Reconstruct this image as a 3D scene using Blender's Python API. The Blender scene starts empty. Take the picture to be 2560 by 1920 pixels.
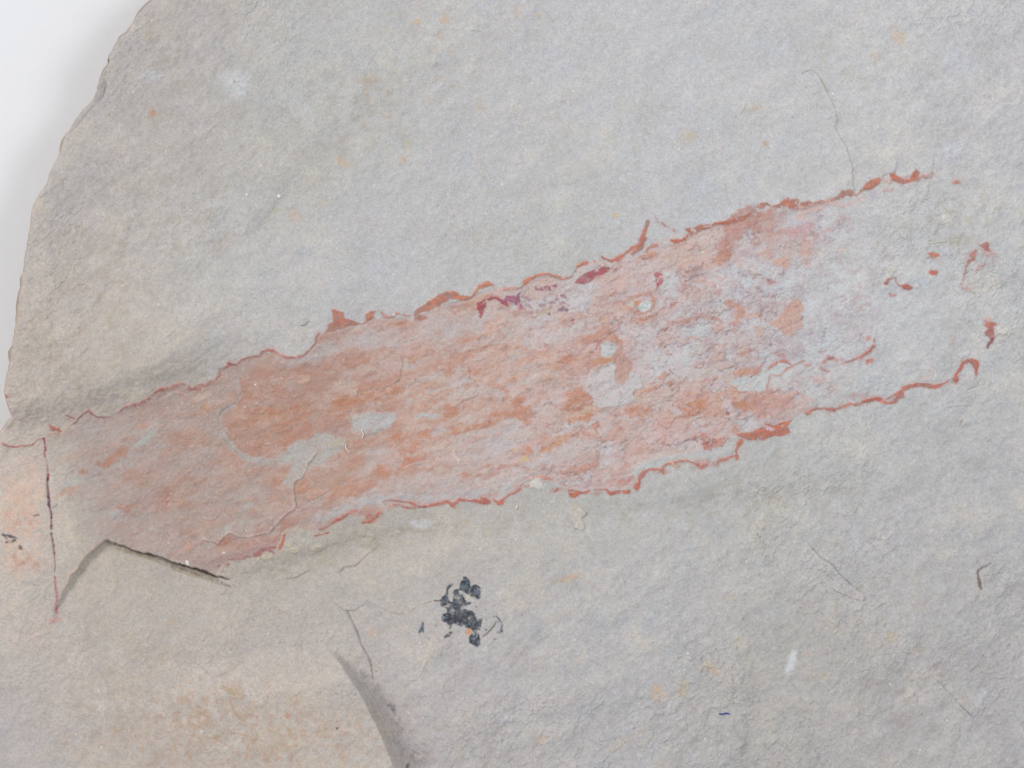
import bpy, math
import numpy as np
from mathutils import Vector

# ------------------------------------------------------------------ camera, world, lamps
U = 5.0e-5                       # one photo pixel on the slab face, in metres (12.8 cm across)
def wx(x): return (x - 1280.0) * U
def wy(y): return (960.0 - y) * U
sc = bpy.context.scene
col = sc.collection
CAM_H = 0.42
cam_d = bpy.data.cameras.new("camera"); cam = bpy.data.objects.new("camera", cam_d); col.objects.link(cam)
cam.location = (0, 0, CAM_H); cam_d.sensor_width = 36.0
cam_d.lens = 36.0 * CAM_H / (2560 * U)
cam_d.clip_start = 0.01; cam_d.clip_end = 20
cam_d.dof.use_dof = False
sc.camera = cam
w = bpy.data.worlds.new("World"); sc.world = w; w.use_nodes = True
w.node_tree.nodes["Background"].inputs[0].default_value = (0.97, 0.985, 1.0, 1)
w.node_tree.nodes["Background"].inputs[1].default_value = 0.62
def area(name, loc, size, power, color, aim=(0, 0, 0)):
    l = bpy.data.lights.new(name, 'AREA'); l.shape = 'SQUARE'; l.size = size; l.energy = power; l.color = color
    o = bpy.data.objects.new(name, l); col.objects.link(o); o.location = loc
    o.rotation_euler = (Vector(aim) - Vector(loc)).to_track_quat('-Z', 'Y').to_euler()
    return o
area("left_lamp", (-0.64, 0.34, 0.60), 0.34, 4.7, (1.0, 0.955, 0.90), (-0.01, 0, 0))
area("right_lamp", (0.52, 0.16, 0.72), 0.30, 2.3, (0.955, 0.98, 1.0), (0.02, 0, 0))
sc.view_settings.view_transform = 'Standard'; sc.view_settings.look = 'None'
sc.view_settings.exposure = 0.0; sc.view_settings.gamma = 1.0
E_SCALE = 1.16                   # irradiance the lamps give on a level surface

# ------------------------------------------------------------------ noise helpers
def lat(seed, n=512):
    return np.random.default_rng(seed).random((n, n)).astype(np.float32) * 2 - 1
def vnoise(x, y, s, seed):
    L = lat(seed); n = L.shape[0]
    u = (x / s).astype(np.float32) + 137.3; v = (y / s).astype(np.float32) + 71.9
    iu = np.floor(u).astype(np.int32); iv = np.floor(v).astype(np.int32)
    fu = u - iu; fv = v - iv
    fu = fu * fu * fu * (fu * (fu * 6 - 15) + 10); fv = fv * fv * fv * (fv * (fv * 6 - 15) + 10)
    i0 = iu % n; i1 = (iu + 1) % n; j0 = iv % n; j1 = (iv + 1) % n
    a = L[j0, i0]; b = L[j0, i1]; c = L[j1, i0]; d = L[j1, i1]
    return (a + (b - a) * fu) * (1 - fv) + (c + (d - c) * fu) * fv
def rot(x, y, deg):
    a = math.radians(deg); ca, sa = math.cos(a), math.sin(a)
    return x * ca + y * sa, -x * sa + y * ca
def fbm(x, y, s, seed, octs=4, gain=0.55, deg=0, stretch=1.0):
    x, y = rot(x, y, deg); x = x / stretch
    t = 0; amp = 1; tot = 0
    for k in range(octs):
        xr, yr = rot(x, y, 37 * k) if stretch == 1 else (x, y)
        t = t + amp * vnoise(xr, yr, s, seed + k); tot += amp; amp *= gain; s *= 0.5
    return t / tot * 1.6
def sst(a, b, x):
    t = np.clip((x - a) / (b - a), 0, 1); return t * t * (3 - 2 * t)
def lin(c):
    c = np.asarray(c, dtype=np.float64) / 255.0
    return np.where(c <= 0.04045, c / 12.92, ((c + 0.055) / 1.055) ** 2.4)
def alb(c): return (lin(c) / E_SCALE).astype(np.float32)
def T(x0, y0, s, pts): return [(x0 + p[0] / s,) + (y0 + p[1] / s,) + tuple(p[2:]) for p in pts]
A5 = 5.53

# ------------------------------------------------------------------ grid over the slab face (photo pixels)
OUT = [(1150,-420),(900,-330),(700,-235),(560,-150),(470,-80),(405,-28),(375,0),(355,18),(340,40),(325,65),(315,80),(296,93),
 (285,110),(272,135),(262,160),(247,185),(241,205),(238,222),(228,245),(218,257),(205,268),(192,285),(175,310),(165,330),(158,347),
 (152,370),(140,400),(128,420),(120,440),(113,462),(100,480),(88,497),(82,512),(75,545),(70,575),(66,605),(60,640),(52,694),(46,741),
 (36,810),(28,860),(21,900),(16,930),(9,962),(11,985),(13,1005),(18,1020),(22,1030),(26,1042),(15,1050),(8,1060),(0,1072),(-14,1084),
 (-45,1112),(-85,1160),(-112,1250),(-120,1400),(-112,1700),(-118,2000),(-90,2420)]
OUT = np.array(sorted(OUT, key=lambda p: p[1]), dtype=np.float64)
ST = 2.2
ys = np.concatenate([np.linspace(-420, -36, 40, endpoint=False), np.arange(-36, 1956, ST), np.linspace(1960, 2420, 42)])
us = np.concatenate([np.linspace(0, 1, 455)[:-1] * 1000, np.arange(1000, 2596, ST), np.linspace(2600, 3100, 45)])
Lx = np.interp(ys, OUT[:, 1], OUT[:, 0])
Lx = Lx + 0.9 * vnoise(ys, ys * 0, 9, 3) + 1.2 * vnoise(ys, ys * 0, 24, 4)
X = np.where(us[None, :] < 1000, Lx[:, None] + us[None, :] / 1000 * (1000 - Lx[:, None]), us[None, :] + 0 * Lx[:, None]).astype(np.float32)
over = Lx[:, None] > 1000
X = np.where(over, Lx[:, None] + (us[None, :] / 3100) * (3100 - Lx[:, None]), X).astype(np.float32)
Y = np.repeat(ys[:, None], len(us), 1).astype(np.float32)
NR, NC = X.shape
# natural wobble used for every painted or raised outline
w1x, w1y = vnoise(X, Y, 6, 11), vnoise(X, Y, 6, 12)
w2x, w2y = fbm(X, Y, 20, 13, 2), fbm(X, Y, 20, 15, 2)
GR = vnoise(X, Y, 5, 21)                        # fine grain
G2 = fbm(X, Y, 14, 22, 3)                       # blotches
STK = fbm(X, Y, 26, 30, 4, 0.6, -17, 3.2)       # streaks along the fossil
STK2 = fbm(X, Y, 11, 36, 3, 0.6, -20, 3.0)
DI = fbm(X, Y, 60, 40, 4, 0.6, -48, 2.0)        # diagonal crinkle of the bedding surface
DI2 = fbm(X, Y, 22, 45, 3, 0.6, -50, 2.0)

WN = np.random.default_rng(5).normal(0, 1, X.shape).astype(np.float32)
BRK = 0.45 * GR + 0.55 * fbm(X, Y, 9, 91, 2) + 0.45 * G2 + 0.35 * fbm(X, Y, 40, 95, 2) + 0.25 * WN   # uneven wear that breaks up every coloured patch
H = np.zeros_like(X)                            # relief in photo pixels
REG = np.zeros(X.shape, np.int16)               # which part a vertex belongs to
REGN = {0: ("stone_face", "stone")}
C = np.zeros(X.shape + (3,), np.float32)

def warp(rag):
    return X + rag * (1.3 * w1x + 2.6 * w2x), Y + rag * (1.3 * w1y + 2.6 * w2y)
WCACHE = {}
def warped(rag):
    if rag not in WCACHE: WCACHE[rag] = warp(rag)
    return WCACHE[rag]
def sel(x0, x1, y0, y1, m):
    r0, r1 = np.searchsorted(ys, [y0 - m, y1 + m])
    r1 = max(r1, r0 + 1)
    sub = X[r0:r1]
    c0 = int(np.argmax((sub > x0 - m).any(0))); cc = (sub < x1 + m).any(0)
    c1 = int(NC - np.argmax(cc[::-1]))
    return (slice(r0, min(r1, NR)), slice(c0, max(c1, c0 + 1)))
def polydist(px, py, pts, closed):
    pts = np.asarray(pts, np.float32)[:, :2]; n = len(pts)
    best = np.full(px.shape, 1e9, np.float32); sign = np.zeros(px.shape, np.float32); tt = np.zeros(px.shape, np.float32)
    inside = np.zeros(px.shape, bool)
    for i in range(n if closed else n - 1):
        ax, ay = pts[i]; bx, by = pts[(i + 1) % n]
        dx, dy = bx - ax, by - ay; l2 = dx * dx + dy * dy + 1e-9
        t = np.clip(((px - ax) * dx + (py - ay) * dy) / l2, 0, 1)
        ex = px - ax - t * dx; ey = py - ay - t * dy
        d = ex * ex + ey * ey
        m = d < best
        best = np.where(m, d, best)
        if closed:
            c = ((ay > py) != (by > py)) & (px < (bx - ax) * (py - ay) / (by - ay + 1e-12) + ax)
            inside ^= c
        else:
            sign = np.where(m, dx * (py - ay) - dy * (px - ax), sign)
            tt = np.where(m, i + t, tt)
    return np.sqrt(best), inside, sign, tt
def reg(name, mat):
    k = max(REGN) + 1; REGN[k] = (name, mat); return k
def put(s, m, color, alpha, h=0.0, part=None, speck=0.0):
    if speck:
        m = m * sst(speck * 1.9 - 1.15, speck * 1.9 - 0.35, 0.7 * GR[s] + 0.6 * G2[s])
    if color is not None:
        c = alb(color); hard = part and part[1] in ('rim', 'mineral'); a = (m * alpha * (np.clip((1.0 if part[1] == 'mineral' else .88) + 0.35 * BRK[s], 0.4, 1) if hard else np.clip(0.9 + 0.42 * BRK[s], 0.3, 1)))[..., None]
        C[s] = C[s] * (1 - a) + c * a
    if h: H[s] += m * h
    if part:
        k = reg(*part); R = REG[s]; R[m * (alpha if color is not None else 1) > 0.42] = k
def P(pts, color, alpha=1.0, soft=3.0, rag=1.0, h=0.0, part=None, speck=0.0):
    xs_ = [p[0] for p in pts]; ys_ = [p[1] for p in pts]
    s = sel(min(xs_), max(xs_), min(ys_), max(ys_), soft + 8 * rag + 4)
    WX, WY = warped(rag)
    d, ins, _, _ = polydist(WX[s], WY[s], pts, True)
    sd = np.where(ins, d, -d)
    put(s, sst(-soft, soft, sd), color, alpha, h, part, speck)
def E(cx, cy, rx, ry, ang, color, alpha=1.0, soft=0.35, rag=1.0, h=0.0, part=None, speck=0.0):
    R = max(rx, ry) * (1 + soft)
    s = sel(cx - R, cx + R, cy - R, cy + R, 8 * rag + 4)
    WX, WY = warped(rag)
    u, v = rot(WX[s] - cx, WY[s] - cy, ang)
    r = np.sqrt((u / rx) ** 2 + (v / ry) ** 2)
    put(s, 1 - sst(1 - soft, 1 + soft, r), color, alpha, h, part, speck)
def S(pts, width, color, alpha=1.0, soft=1.6, rag=0.6, h=0.0, part=None, speck=0.0):
    """stroke; a point may carry its own width as third value; width is the full width in pixels"""
    ws = np.array([p[2] if len(p) > 2 else width for p in pts], np.float32) * 0.5
    m0 = float(ws.max()) + soft + 8 * rag + 4
    xs_ = [p[0] for p in pts]; ys_ = [p[1] for p in pts]
    s = sel(min(xs_), max(xs_), min(ys_), max(ys_), m0)
    WX, WY = warped(rag)
    d, _, _, t = polydist(WX[s], WY[s], pts, False)
    i = np.clip(t.astype(int), 0, len(pts) - 2); f = t - i
    wd = ws[i] * (1 - f) + ws[i + 1] * f
    wd = wd * (1 + 0.45 * G2[s] + 0.25 * GR[s])
    if h < 0 and not (part and part[0] == "cleft"): f_ = 1.0 if part and part[0] == "red_vein" else 0.4; h *= min(f_, .4); alpha *= min(1, 0.45 + f_ * 0.7)
    put(s, sst(-soft, soft, wd - d), color, alpha, h, part, speck)
def SL(pts, h, decay=40.0, w_=1.6, rag=0.5, pale=None, pw=3.0, pa=0.8, hf=None):
    """step: the surface on the right-hand side of the walk rises by h, easing back over `decay`; third value scales h"""
    hs = np.array([p[2] if len(p) > 2 else 1.0 for p in pts], np.float32)
    if len(pts[0]) == 2: hs[0] = 0; hs[-1] = 0
    m0 = decay * 3 + 6
    xs_ = [p[0] for p in pts]; ys_ = [p[1] for p in pts]
    s = sel(min(xs_), max(xs_), min(ys_), max(ys_), m0)
    WX, WY = warped(rag)
    d, _, sg, t = polydist(WX[s], WY[s], pts, False)
    i = np.clip(t.astype(int), 0, len(pts) - 2); f = t - i
    hh = hs[i] * (1 - f) + hs[i + 1] * f
    if hf is not None: hh = hh * hf(X[s], Y[s])
    fall = np.exp(-(d / decay)) * (0.0 + hh)
    sd = np.where(sg > 0, d, -d)
    H[s] += (h * 0.72 if abs(h) < 12 else h) * sst(-w_, w_, sd) * fall
    if pale is not None:  # creamy line on the raised side: chipped edge and its light, painted together
        a = (sst(-1, 1.2, sd) * (1 - sst(pw * 0.5, pw * 1.4, sd)) * pa * 0.8 * np.clip(hh, 0, 1) * np.clip(0.75 + 0.7 * BRK[s], 0, 1))[..., None]
        C[s] = C[s] * (1 - a) + alb(pale) * a

# ------------------------------------------------------------------ stone colour; darker control points around the film's left keep softened shade
CP = np.array([(400,100,183,179,179),(300,300,181,178,177),(200,500,184,180,180),(450,450,185,181,179),(120,700,187,180,176),
(100,950,186,176,171),(250,850,192,186,180),(350,930,192,183,176),(300,1010,180,172,166),(500,780,190,188,188),(600,620,190,190,192),
(560,900,184,180,178),(700,400,184,182,179),(800,200,186,187,189),(1000,100,190,190,192),(1000,350,188,189,192),(700,750,189,189,192),
(900,650,191,191,195),(1150,550,190,190,194),(1300,650,190,191,191),(1300,150,193,193,197),(1400,400,192,192,195),(1600,200,196,197,202),
(1650,450,192,193,198),(1900,100,194,195,199),(1900,350,194,195,199),(2200,100,196,197,201),(2450,100,196,196,201),(2450,350,194,194,199),
(2250,350,196,196,198),(2400,550,194,195,198),(2200,650,197,199,204),(2450,800,192,193,196),(2300,800,197,199,204),(2150,930,194,196,201),
(2480,1050,187,187,189),(2200,1100,186,186,188),(2000,1150,186,186,186),(2450,1300,184,184,187),(2200,1400,184,183,186),(1900,1350,186,185,186),
(2450,1650,182,181,184),(2200,1800,180,178,179),(1900,1700,180,178,177),(1700,1500,187,186,189),(1600,1800,183,182,186),(1400,1600,186,185,189),
(1400,1300,185,183,181),(1200,1350,186,183,181),(1250,1800,184,181,181),(1100,1650,189,185,185),(1000,1400,188,182,178),(850,1500,187,182,179),
(700,1450,180,174,168),(800,1350,178,173,165),(600,1600,190,182,177),(400,1600,186,178,172),(200,1650,187,179,172),(60,1850,184,179,177),
(300,1850,188,179,171),(600,1800,191,181,170),(800,1800,191,183,175),(50,1500,198,189,183),(50,1250,204,189,180),(200,1480,180,170,160),
(350,1450,182,172,160),(450,1500,182,175,168),(130,1300,188,186,184),(1500,1150,188,188,190),(600,1200,186,180,178)], np.float64)
cx_ = np.linspace(-450, 3150, 120); cy_ = np.linspace(-450, 2450, 100)
gx, gy = np.meshgrid(cx_, cy_)
num = np.zeros(gx.shape + (3,)); den = np.zeros(gx.shape)
for p in CP:
    wt = np.exp(-((gx - p[0]) ** 2 + (gy - p[1]) ** 2) / (2 * 130.0 ** 2)) + 1e-7 / (1 + ((gx - p[0]) ** 2 + (gy - p[1]) ** 2) * 1e-5)
    num += wt[..., None] * p[2:]; den += wt
num /= den[..., None]
fx = (X + 450) / 3600 * 119; fy = (Y + 450) / 2900 * 99
ix = np.clip(fx.astype(int), 0, 118); iy = np.clip(fy.astype(int), 0, 98); fx = (fx - ix)[..., None]; fy = (fy - iy)[..., None]
base = (num[iy, ix] * (1 - fx) + num[iy, ix + 1] * fx) * (1 - fy) + (num[iy + 1, ix] * (1 - fx) + num[iy + 1, ix + 1] * fx) * fy
m1 = fbm(X, Y, 120, 50, 4, 0.6); m2 = fbm(X, Y, 45, 55, 4, 0.65, -35, 1.5); m3 = fbm(X, Y, 16, 60, 3, 0.7)
mod_ = fbm(X, Y, 260, 71, 3)
rough = np.clip((0.75 + 0.55 * mod_) * sst(1050, 350, X * 0.75 + Y * 0.55) + sst(2050, 2350, X) * 0.9 + sst(1650, 1900, X * 0.5 + Y * 0.75) * 0.8 + 0.25, 0, 1)   # smoother middle
base = base + (m1 * 3.0)[..., None] * np.array([1, 0.9, 0.5]) + (m2 * (2.0 + 3.2 * rough))[..., None] * np.array([1, 0.97, 0.9]) \
       + (m3 * (1.6 + 2.6 * rough))[..., None] + (m1 * m2 * 3)[..., None] * np.array([1.0, 0.2, -1.2]) + (GR * 1.8)[..., None]
wl = (sst(1500, 700, X) * sst(1300, 1600, Y))[..., None]
base = base + np.array([-0.3, -1.3, -3.2]) * (1 - wl) + np.array([-1.2, -1.0, 0.4]) * wl
C[:] = (lin(np.clip(base, 0, 255)) / E_SCALE).astype(np.float32)

# ochre and brown staining, patch by patch
def stain(cx, cy, rx, ry, ang, color, amount, thr, seed, scale=18):
    s = sel(cx - rx * 1.3, cx + rx * 1.3, cy - rx * 1.3 - ry, cy + rx * 1.3 + ry, 4)
    u, v = rot(X[s] - cx, Y[s] - cy, ang)
    r = np.sqrt((u / rx) ** 2 + (v / ry) ** 2)
    n = fbm(X[s], Y[s], scale, seed, 4, 0.65)
    m = sst(thr - 0.15, thr + 0.75, n + 0.3 * BRK[s]) * (1 - sst(0.3, 1.15, r)) * amount * 0.8
    C[s] = C[s] * (1 - m[..., None]) + alb(color) * m[..., None]
stain(600,1800,330,190,10,(184,166,148),0.6,-0.1,101,34); stain(560,1780,340,190,10,(204,194,188),0.7,0.1,148,30); stain(600,1830,460,170,4,(184,148,126),0.7,0.1,139,12); stain(560,1800,200,110,10,(160,134,104),0.5,0.3,153,9); stain(250,1700,260,240,0,(202,192,187),0.6,0.1,149,34); stain(250,1800,260,160,0,(172,158,146),0.6,0.15,150,18); stain(800,1700,120,200,-20,(202,192,182),0.5,0.1,152,26); stain(300,1880,240,110,0,(182,160,136),0.5,0.05,102)
stain(330,1660,200,110,-20,(184,170,148),0.45,0.05,103); stain(860,1850,120,120,0,(190,166,138),0.4,0.1,104)
stain(900,260,330,170,-35,(168,162,150),0.5,0.05,105,30); stain(1000,200,300,200,-30,(188,170,150),0.4,0.22,106,18)
stain(200,850,200,330,15,(172,160,142),0.5,0.1,107,26); stain(400,600,260,240,-40,(172,166,154),0.5,0.05,108,30)
stain(450,150,240,180,-30,(176,168,158),0.45,0.1,109,30); stain(1800,1260,420,70,-4,(166,162,146),0.55,0.0,110,28)
stain(850,1370,330,60,-15,(170,162,142),0.6,-0.1,111,22); stain(1300,1300,260,50,-12,(180,172,158),0.45,0.0,112,20)
stain(2150,1560,260,140,-20,(186,170,148),0.4,0.15,113,16); stain(2300,1750,300,160,-30,(160,150,146),0.45,0.1,114,26)
stain(2300,620,260,140,-10,(182,178,166),0.45,0.1,115,22); stain(2080,160,150,160,-30,(186,182,172),0.5,0.1,116,30)
stain(1500,320,180,300,-30,(184,180,170),0.4,0.1,117,34); stain(2450,520,160,90,0,(186,178,160),0.5,0.1,118,16)
stain(1750,1800,240,110,-30,(170,160,152),0.45,0.1,119,26); stain(1150,1830,240,120,20,(178,166,152),0.4,0.15,120,20)
stain(60,1300,90,170,0,(212,180,162),0.9,-0.25,121,26); stain(50,1400,70,60,0,(196,150,132),0.7,0.1,122,14); stain(60,1240,60,60,30,(208,188,174),0.8,-0.4,123,26)
stain(40,1300,60,40,0,(198,146,128),0.85,0.0,124,12); stain(60,1410,60,30,15,(180,120,104),0.75,0.05,125,16); stain(60,1560,110,80,0,(206,186,176),0.5,0.0,126,30)
for (x, y, rx, ry, a, c, al) in [(1110,50,10,13,0,(204,170,138),.8),(1045,57,9,8,20,(206,182,140),.7),(1100,82,8,10,0,(200,180,162),.6),
 (1198,262,9,12,0,(196,174,146),.7),(1020,362,12,14,0,(180,164,134),.7),(1010,396,6,6,0,(206,165,130),.8),(860,408,24,9,25,(204,172,138),.7),
 (805,505,14,7,-40,(202,174,146),.6),(920,198,28,7,-5,(186,160,128),.6),(735,540,16,14,0,(198,174,158),.6),(692,524,9,8,0,(176,170,130),.6),
 (381,281,10,8,0,(190,138,112),.9),(376,290,9,7,-30,(170,150,128),.6),(295,100,7,18,-20,(168,162,140),.5),(372,96,8,8,0,(184,170,140),.5),
 (1536,538,8,6,0,(206,178,112),.8),(1480,550,16,7,-30,(200,184,164),.5),(1722,340,24,15,-20,(196,180,150),.7),(1915,362,7,9,0,(186,160,128),.8),
 (1290,25,8,14,0,(200,178,150),.6),(1345,38,6,5,0,(204,178,150),.7),(1900,266,34,7,-25,(198,178,160),.6),(2245,90,18,26,-30,(204,180,152),.7),
 (2190,145,18,12,-20,(198,184,172),.6),(1646,1730,16,18,0,(198,166,138),.85),(1706,1724,12,22,5,(188,170,130),.8),(1424,1444,22,9,-22,(200,166,140),.85),
 (1405,1452,26,8,0,(180,168,140),.5),(1782,1675,20,9,20,(200,170,142),.7),(1765,1660,14,8,0,(196,176,150),.6),(1828,1490,8,6,0,(198,184,140),.6),
 (1352,1850,14,10,-20,(200,168,122),.8),(1845,1600,12,5,-20,(196,176,150),.6),(930,1580,8,14,0,(206,172,148),.75),(700,1532,7,6,0,(190,160,130),.6),
 (1160,1305,14,10,0,(202,176,142),.7),(1138,1335,10,5,-45,(180,160,136),.6),(578,1727,12,10,0,(166,140,100),.7),(431,1555,6,6,0,(206,170,140),.8),
 (725,1826,8,14,0,(186,150,98),.7),(722,1785,6,9,0,(190,140,116),.7),(2290,1630,20,8,-25,(196,170,140),.6),(2230,1590,16,12,0,(196,178,150),.6),
 (2020,1635,8,6,0,(196,160,134),.6),(2046,1685,24,9,10,(190,176,146),.6),(2400,600,46,14,-4,(182,176,160),.7),(2315,745,18,9,0,(200,200,206),.4),
 (2365,545,10,10,0,(216,212,200),.8),(2318,760,9,9,0,(216,212,206),.6),(2125,708,20,26,0,(180,180,164),.45),(1985,610,20,10,0,(190,186,170),.3)]:
    E(x, y, rx, ry, a, c, al * 0.85, 0.7, 1.3, speck=0.15)
# pale chalky spots
E(600,215,24,30,20,(204,207,211),.55,.7,1.8); E(585,200,40,26,30,(198,202,208),.5,.7,1.6); E(372,190,26,18,0,(196,198,208),.5,.7,1.5)
E(1978,1655,11,32,18,(208,213,218),.8,.35,.8); E(735,255,50,22,35,(194,195,200),.5,.7,1.5); E(1060,1310,26,10,-8,(206,206,212),.6,.6)
E(1035,1308,10,8,0,(210,210,218),.7,.5); E(2140,1350,16,40,15,(190,190,202),.4,.7); E(1268,1795,18,9,-35,(204,208,218),.5,.6); E(2368,1010,30,14,-20,(200,202,208),.4,.7)
# brown wormy stain at the bottom left
S([(577,1752),(584,1770),(588,1788),(602,1794),(616,1800)], 7, (166,138,104), .6, 3, 1.4); S([(555,1715),(572,1722),(584,1730)],8,(170,146,108),.6,3,1)
S([(565,1822),(580,1832),(620,1838)],6,(178,140,100),.5,4,1); S([(530,1850),(545,1838),(560,1830)],6,(160,134,96),.5,4,1)
S([(690,1862),(740,1880),(785,1902),(820,1918)],6,(202,176,144),.3,4,1.2); S([(1520,1880),(1560,1850),(1600,1830),(1640,1845)],5,(196,178,150),.5,4,1)

# ------------------------------------------------------------------ broad relief of the slab
H += 4.2 * m1 + 3.0 * fbm(X, Y, 190, 151, 2, .5, -40, 1.5) * rough + (0.8 + 1.3 * rough) * m2 + (0.45 + 1.6 * rough) * DI * sst(0, 1, rough + 0.3) + (0.08 + 0.75 * rough) * DI2 * 1.2 + 0.55 * m3 * (0.25 + rough)
H += 0.22 * GR + 0.5 * G2 * rough
def hill(cx, cy, rx, ry, ang, h):
    u, v = rot(X - cx, Y - cy, ang)
    H[:] += h * np.exp(-0.5 * ((u / rx) ** 2 + (v / ry) ** 2))
hill(280, 880, 260, 70, -24, 14)                # swelling whose lower flank falls into shade above the fossil
SL([(-140,1075,1),(0,1058,1),(90,1050,1),(180,1024,1),(280,1000,1),(380,960,1),(480,925,.9),(560,893,.6),(640,860,.3),(720,830,0)], -43, 360, 62, 1.2)
hill(560, 1200, 420, 110, -20, -10)
SL([(540,1452,0),(620,1440,.8),(720,1405,1),(900,1350,1),(1100,1325,.8),(1300,1305,.5),(1500,1290,.3),(1700,1262,.4),(1850,1235,.45),(2000,1200,.3),(2150,1160,0)], -20, 160, 34, 1.2)
hill(1700, 1180, 520, 50, -12, -6); hill(1750, 1265, 400, 30, -4, -9); hill(900, 1350, 300, 34, -14, -10)
hill(120, 1560, 200, 120, 0, 10); hill(2350, 250, 260, 120, -40, 8); hill(1950, 1700, 60, 260, 10, -8); hill(2100, 1850, 120, 200, 30, 7)
hill(1200, 620, 500, 80, -20, 5); hill(760, 470, 130, 26, -50, -5); hill(690, 520, 60, 9, -52, -3); hill(1890, 1800, 22, 150, 0, -8)
hill(900, 250, 300, 40, -40, 5); hill(180, 560, 60, 30, -50, -5)
# chip knocked off the left edge
P([(272,150),(262,190),(268,215),(255,245),(230,270),(205,300),(180,330),(120,330),(150,250),(200,180)], (166,165,166), .35, 3, .6, h=-30)

# ------------------------------------------------------------------ the fossil film
UP = [(0,1112),(10,1116),(30,1118),(50,1115),(75,1112),(85,1103),(105,1099),(115,1093),(125,1085),(150,1080),(165,1072),(180,1062),(190,1050),
 (195,1042),(207,1033),(220,1025),(232,1035),(250,1045),(270,1041),(283,1033),(300,1026),(330,1018),(350,1010),(365,1000),(380,987),(400,973),
 (420,970),(450,965),(470,972),(490,970),(510,963),(530,953),(541,945),(545,930),(552,922),(575,912),(590,910),(600,903),(612,893),(630,888),
 (650,890),(655,880),(668,873),(680,876),(690,884),(710,892),(735,894),(755,888),(775,878),(785,862),(792,845),(805,838),(830,830),(860,820),(880,812),(905,808),
 (925,796),(960,796),(1000,796),(1035,800),(1070,782),(1100,765),(1140,755),(1170,748),(1200,733),(1230,725),(1260,726),(1290,722),(1310,716),
 (1320,706),(1345,692),(1370,688),(1400,698),(1425,696),(1437,682),(1447,668),(1475,656),(1510,652),(1530,658),(1560,645),(1600,636),(1625,622),(1660,614),
 (1690,604),(1712,592),(1728,578),(1760,565),(1830,552),(1880,532),(1930,520),(1990,516),(2040,512),(2060,512)]
LO = [(2200,530),(2240,640),(2200,760),(2180,860),(2160,920),(2130,980),
 (2080,1012),(2040,1019),(2015,1033),(1985,1052),(1970,1060),(1950,1066),(1900,1078),(1845,1088),(1810,1098),(1790,1112),(1770,1118),
 (1750,1125),(1700,1135),(1650,1145),(1610,1158),(1590,1170),(1590,1190),(1580,1215),(1545,1222),(1500,1218),(1470,1222),(1450,1222),(1425,1222),(1400,1216),
 (1380,1206),(1362,1195),(1345,1192),(1310,1203),(1290,1218),(1265,1235),(1245,1248),(1220,1252),(1180,1248),(1150,1252),(1110,1256),(1060,1262),
 (1020,1262),(975,1266),(955,1278),(940,1292),(915,1292),(880,1280),(860,1288),(830,1308),(805,1322),(780,1330),(745,1322),(705,1328),(698,1350),(690,1372),
 (660,1372),(635,1382),(600,1394),(570,1402),(550,1418),(540,1440),(500,1428),(450,1406),(400,1394),(330,1374),(268,1352),(245,1372),(215,1398),
 (190,1370),(176,1310),(165,1260),(140,1220),(118,1180),(112,1130),(108,1104),(60,1130),(0,1135)]
FILM = UP + LO
FK = reg("fossil_film", "film")
s = sel(0, 2100, 480, 1460, 10)
WX, WY = warped(0.8)
d, ins, _, _ = polydist(WX[s], WY[s], FILM, True)
sd = np.where(ins, d, -d)
fm = sst(-2.5, 2.5, sd)
xs = X[s]; yv = Y[s]
st = STK[s]; s2 = STK2[s]; bl = G2[s]
# colour along the film: greyish pink left, salmon middle, pale pink right
def ramp(x, keys):
    k = np.array(keys, float); return np.stack([np.interp(x, k[:, 0], k[:, j]) for j in (1, 2, 3)], -1)
fc = ramp(xs, [(0,190,176,172),(150,180,165,160),(350,176,159,153),(600,178,157,149),(900,189,166,158),(1150,195,175,169),(1350,199,180,176),(1600,204,185,183),(1850,197,178,178),(2050,194,188,190)])
fc = fc + (st * np.interp(xs, [0, 500, 900], [2.5, 3.5, 5]))[..., None] * np.array([0.6, -0.5, -0.8]) + (s2 * 3.2)[..., None] * np.array([0.9, -0.2, -0.4]) + (bl * 2.5)[..., None]
# strong salmon streaks, more in the middle band
v_ = (yv - (1075 - (xs - 700) * 0.155)) / 110.0
band = np.exp(-v_ * v_) * np.interp(xs, [100, 600, 1300, 1900, 2000], [0.2, 0.8, 0.85, 0.55, 0.0])
om = sst(0.02, 0.75, st * 0.9 + s2 * 0.35 + band * 0.35 - 0.05) * band
fc = fc * (1 - om[..., None] * 0.55) + np.array([190, 138, 112]) * om[..., None] * 0.55
gm = sst(0.12, 0.7, -st + 0.3 * bl) * np.interp(xs, [0, 500, 1100, 1500, 2000], [0.3, 0.15, 0.4, 0.7, 1.0])
fc = fc * (1 - gm[..., None] * 0.75) + np.array([192, 192, 196]) * gm[..., None] * 0.75
edgef = (sst(150, 260, xs + 0.4 * (1250 - yv) + bl * 30))           # fades out to grey stone near the vertical vein
rightf = 1 - 0.8 * sst(1820, 2060, xs + bl * 70 + st * 60)
am = fm * (0.12 + 0.88 * edgef) * rightf
C[s] = C[s] * (1 - am[..., None]) + (lin(np.clip(fc, 0, 255)) / E_SCALE).astype(np.float32) * am[..., None]
R = REG[s]; R[fm > 0.5] = FK
H[s] += fm * (st * 1.6 + s2 * 0.7 - 1.5) * edgef

OR = (187,132,106); SA = (184,146,134); PG = (184,187,189); PP = (203,186,186); PK = (192,164,158)
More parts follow.
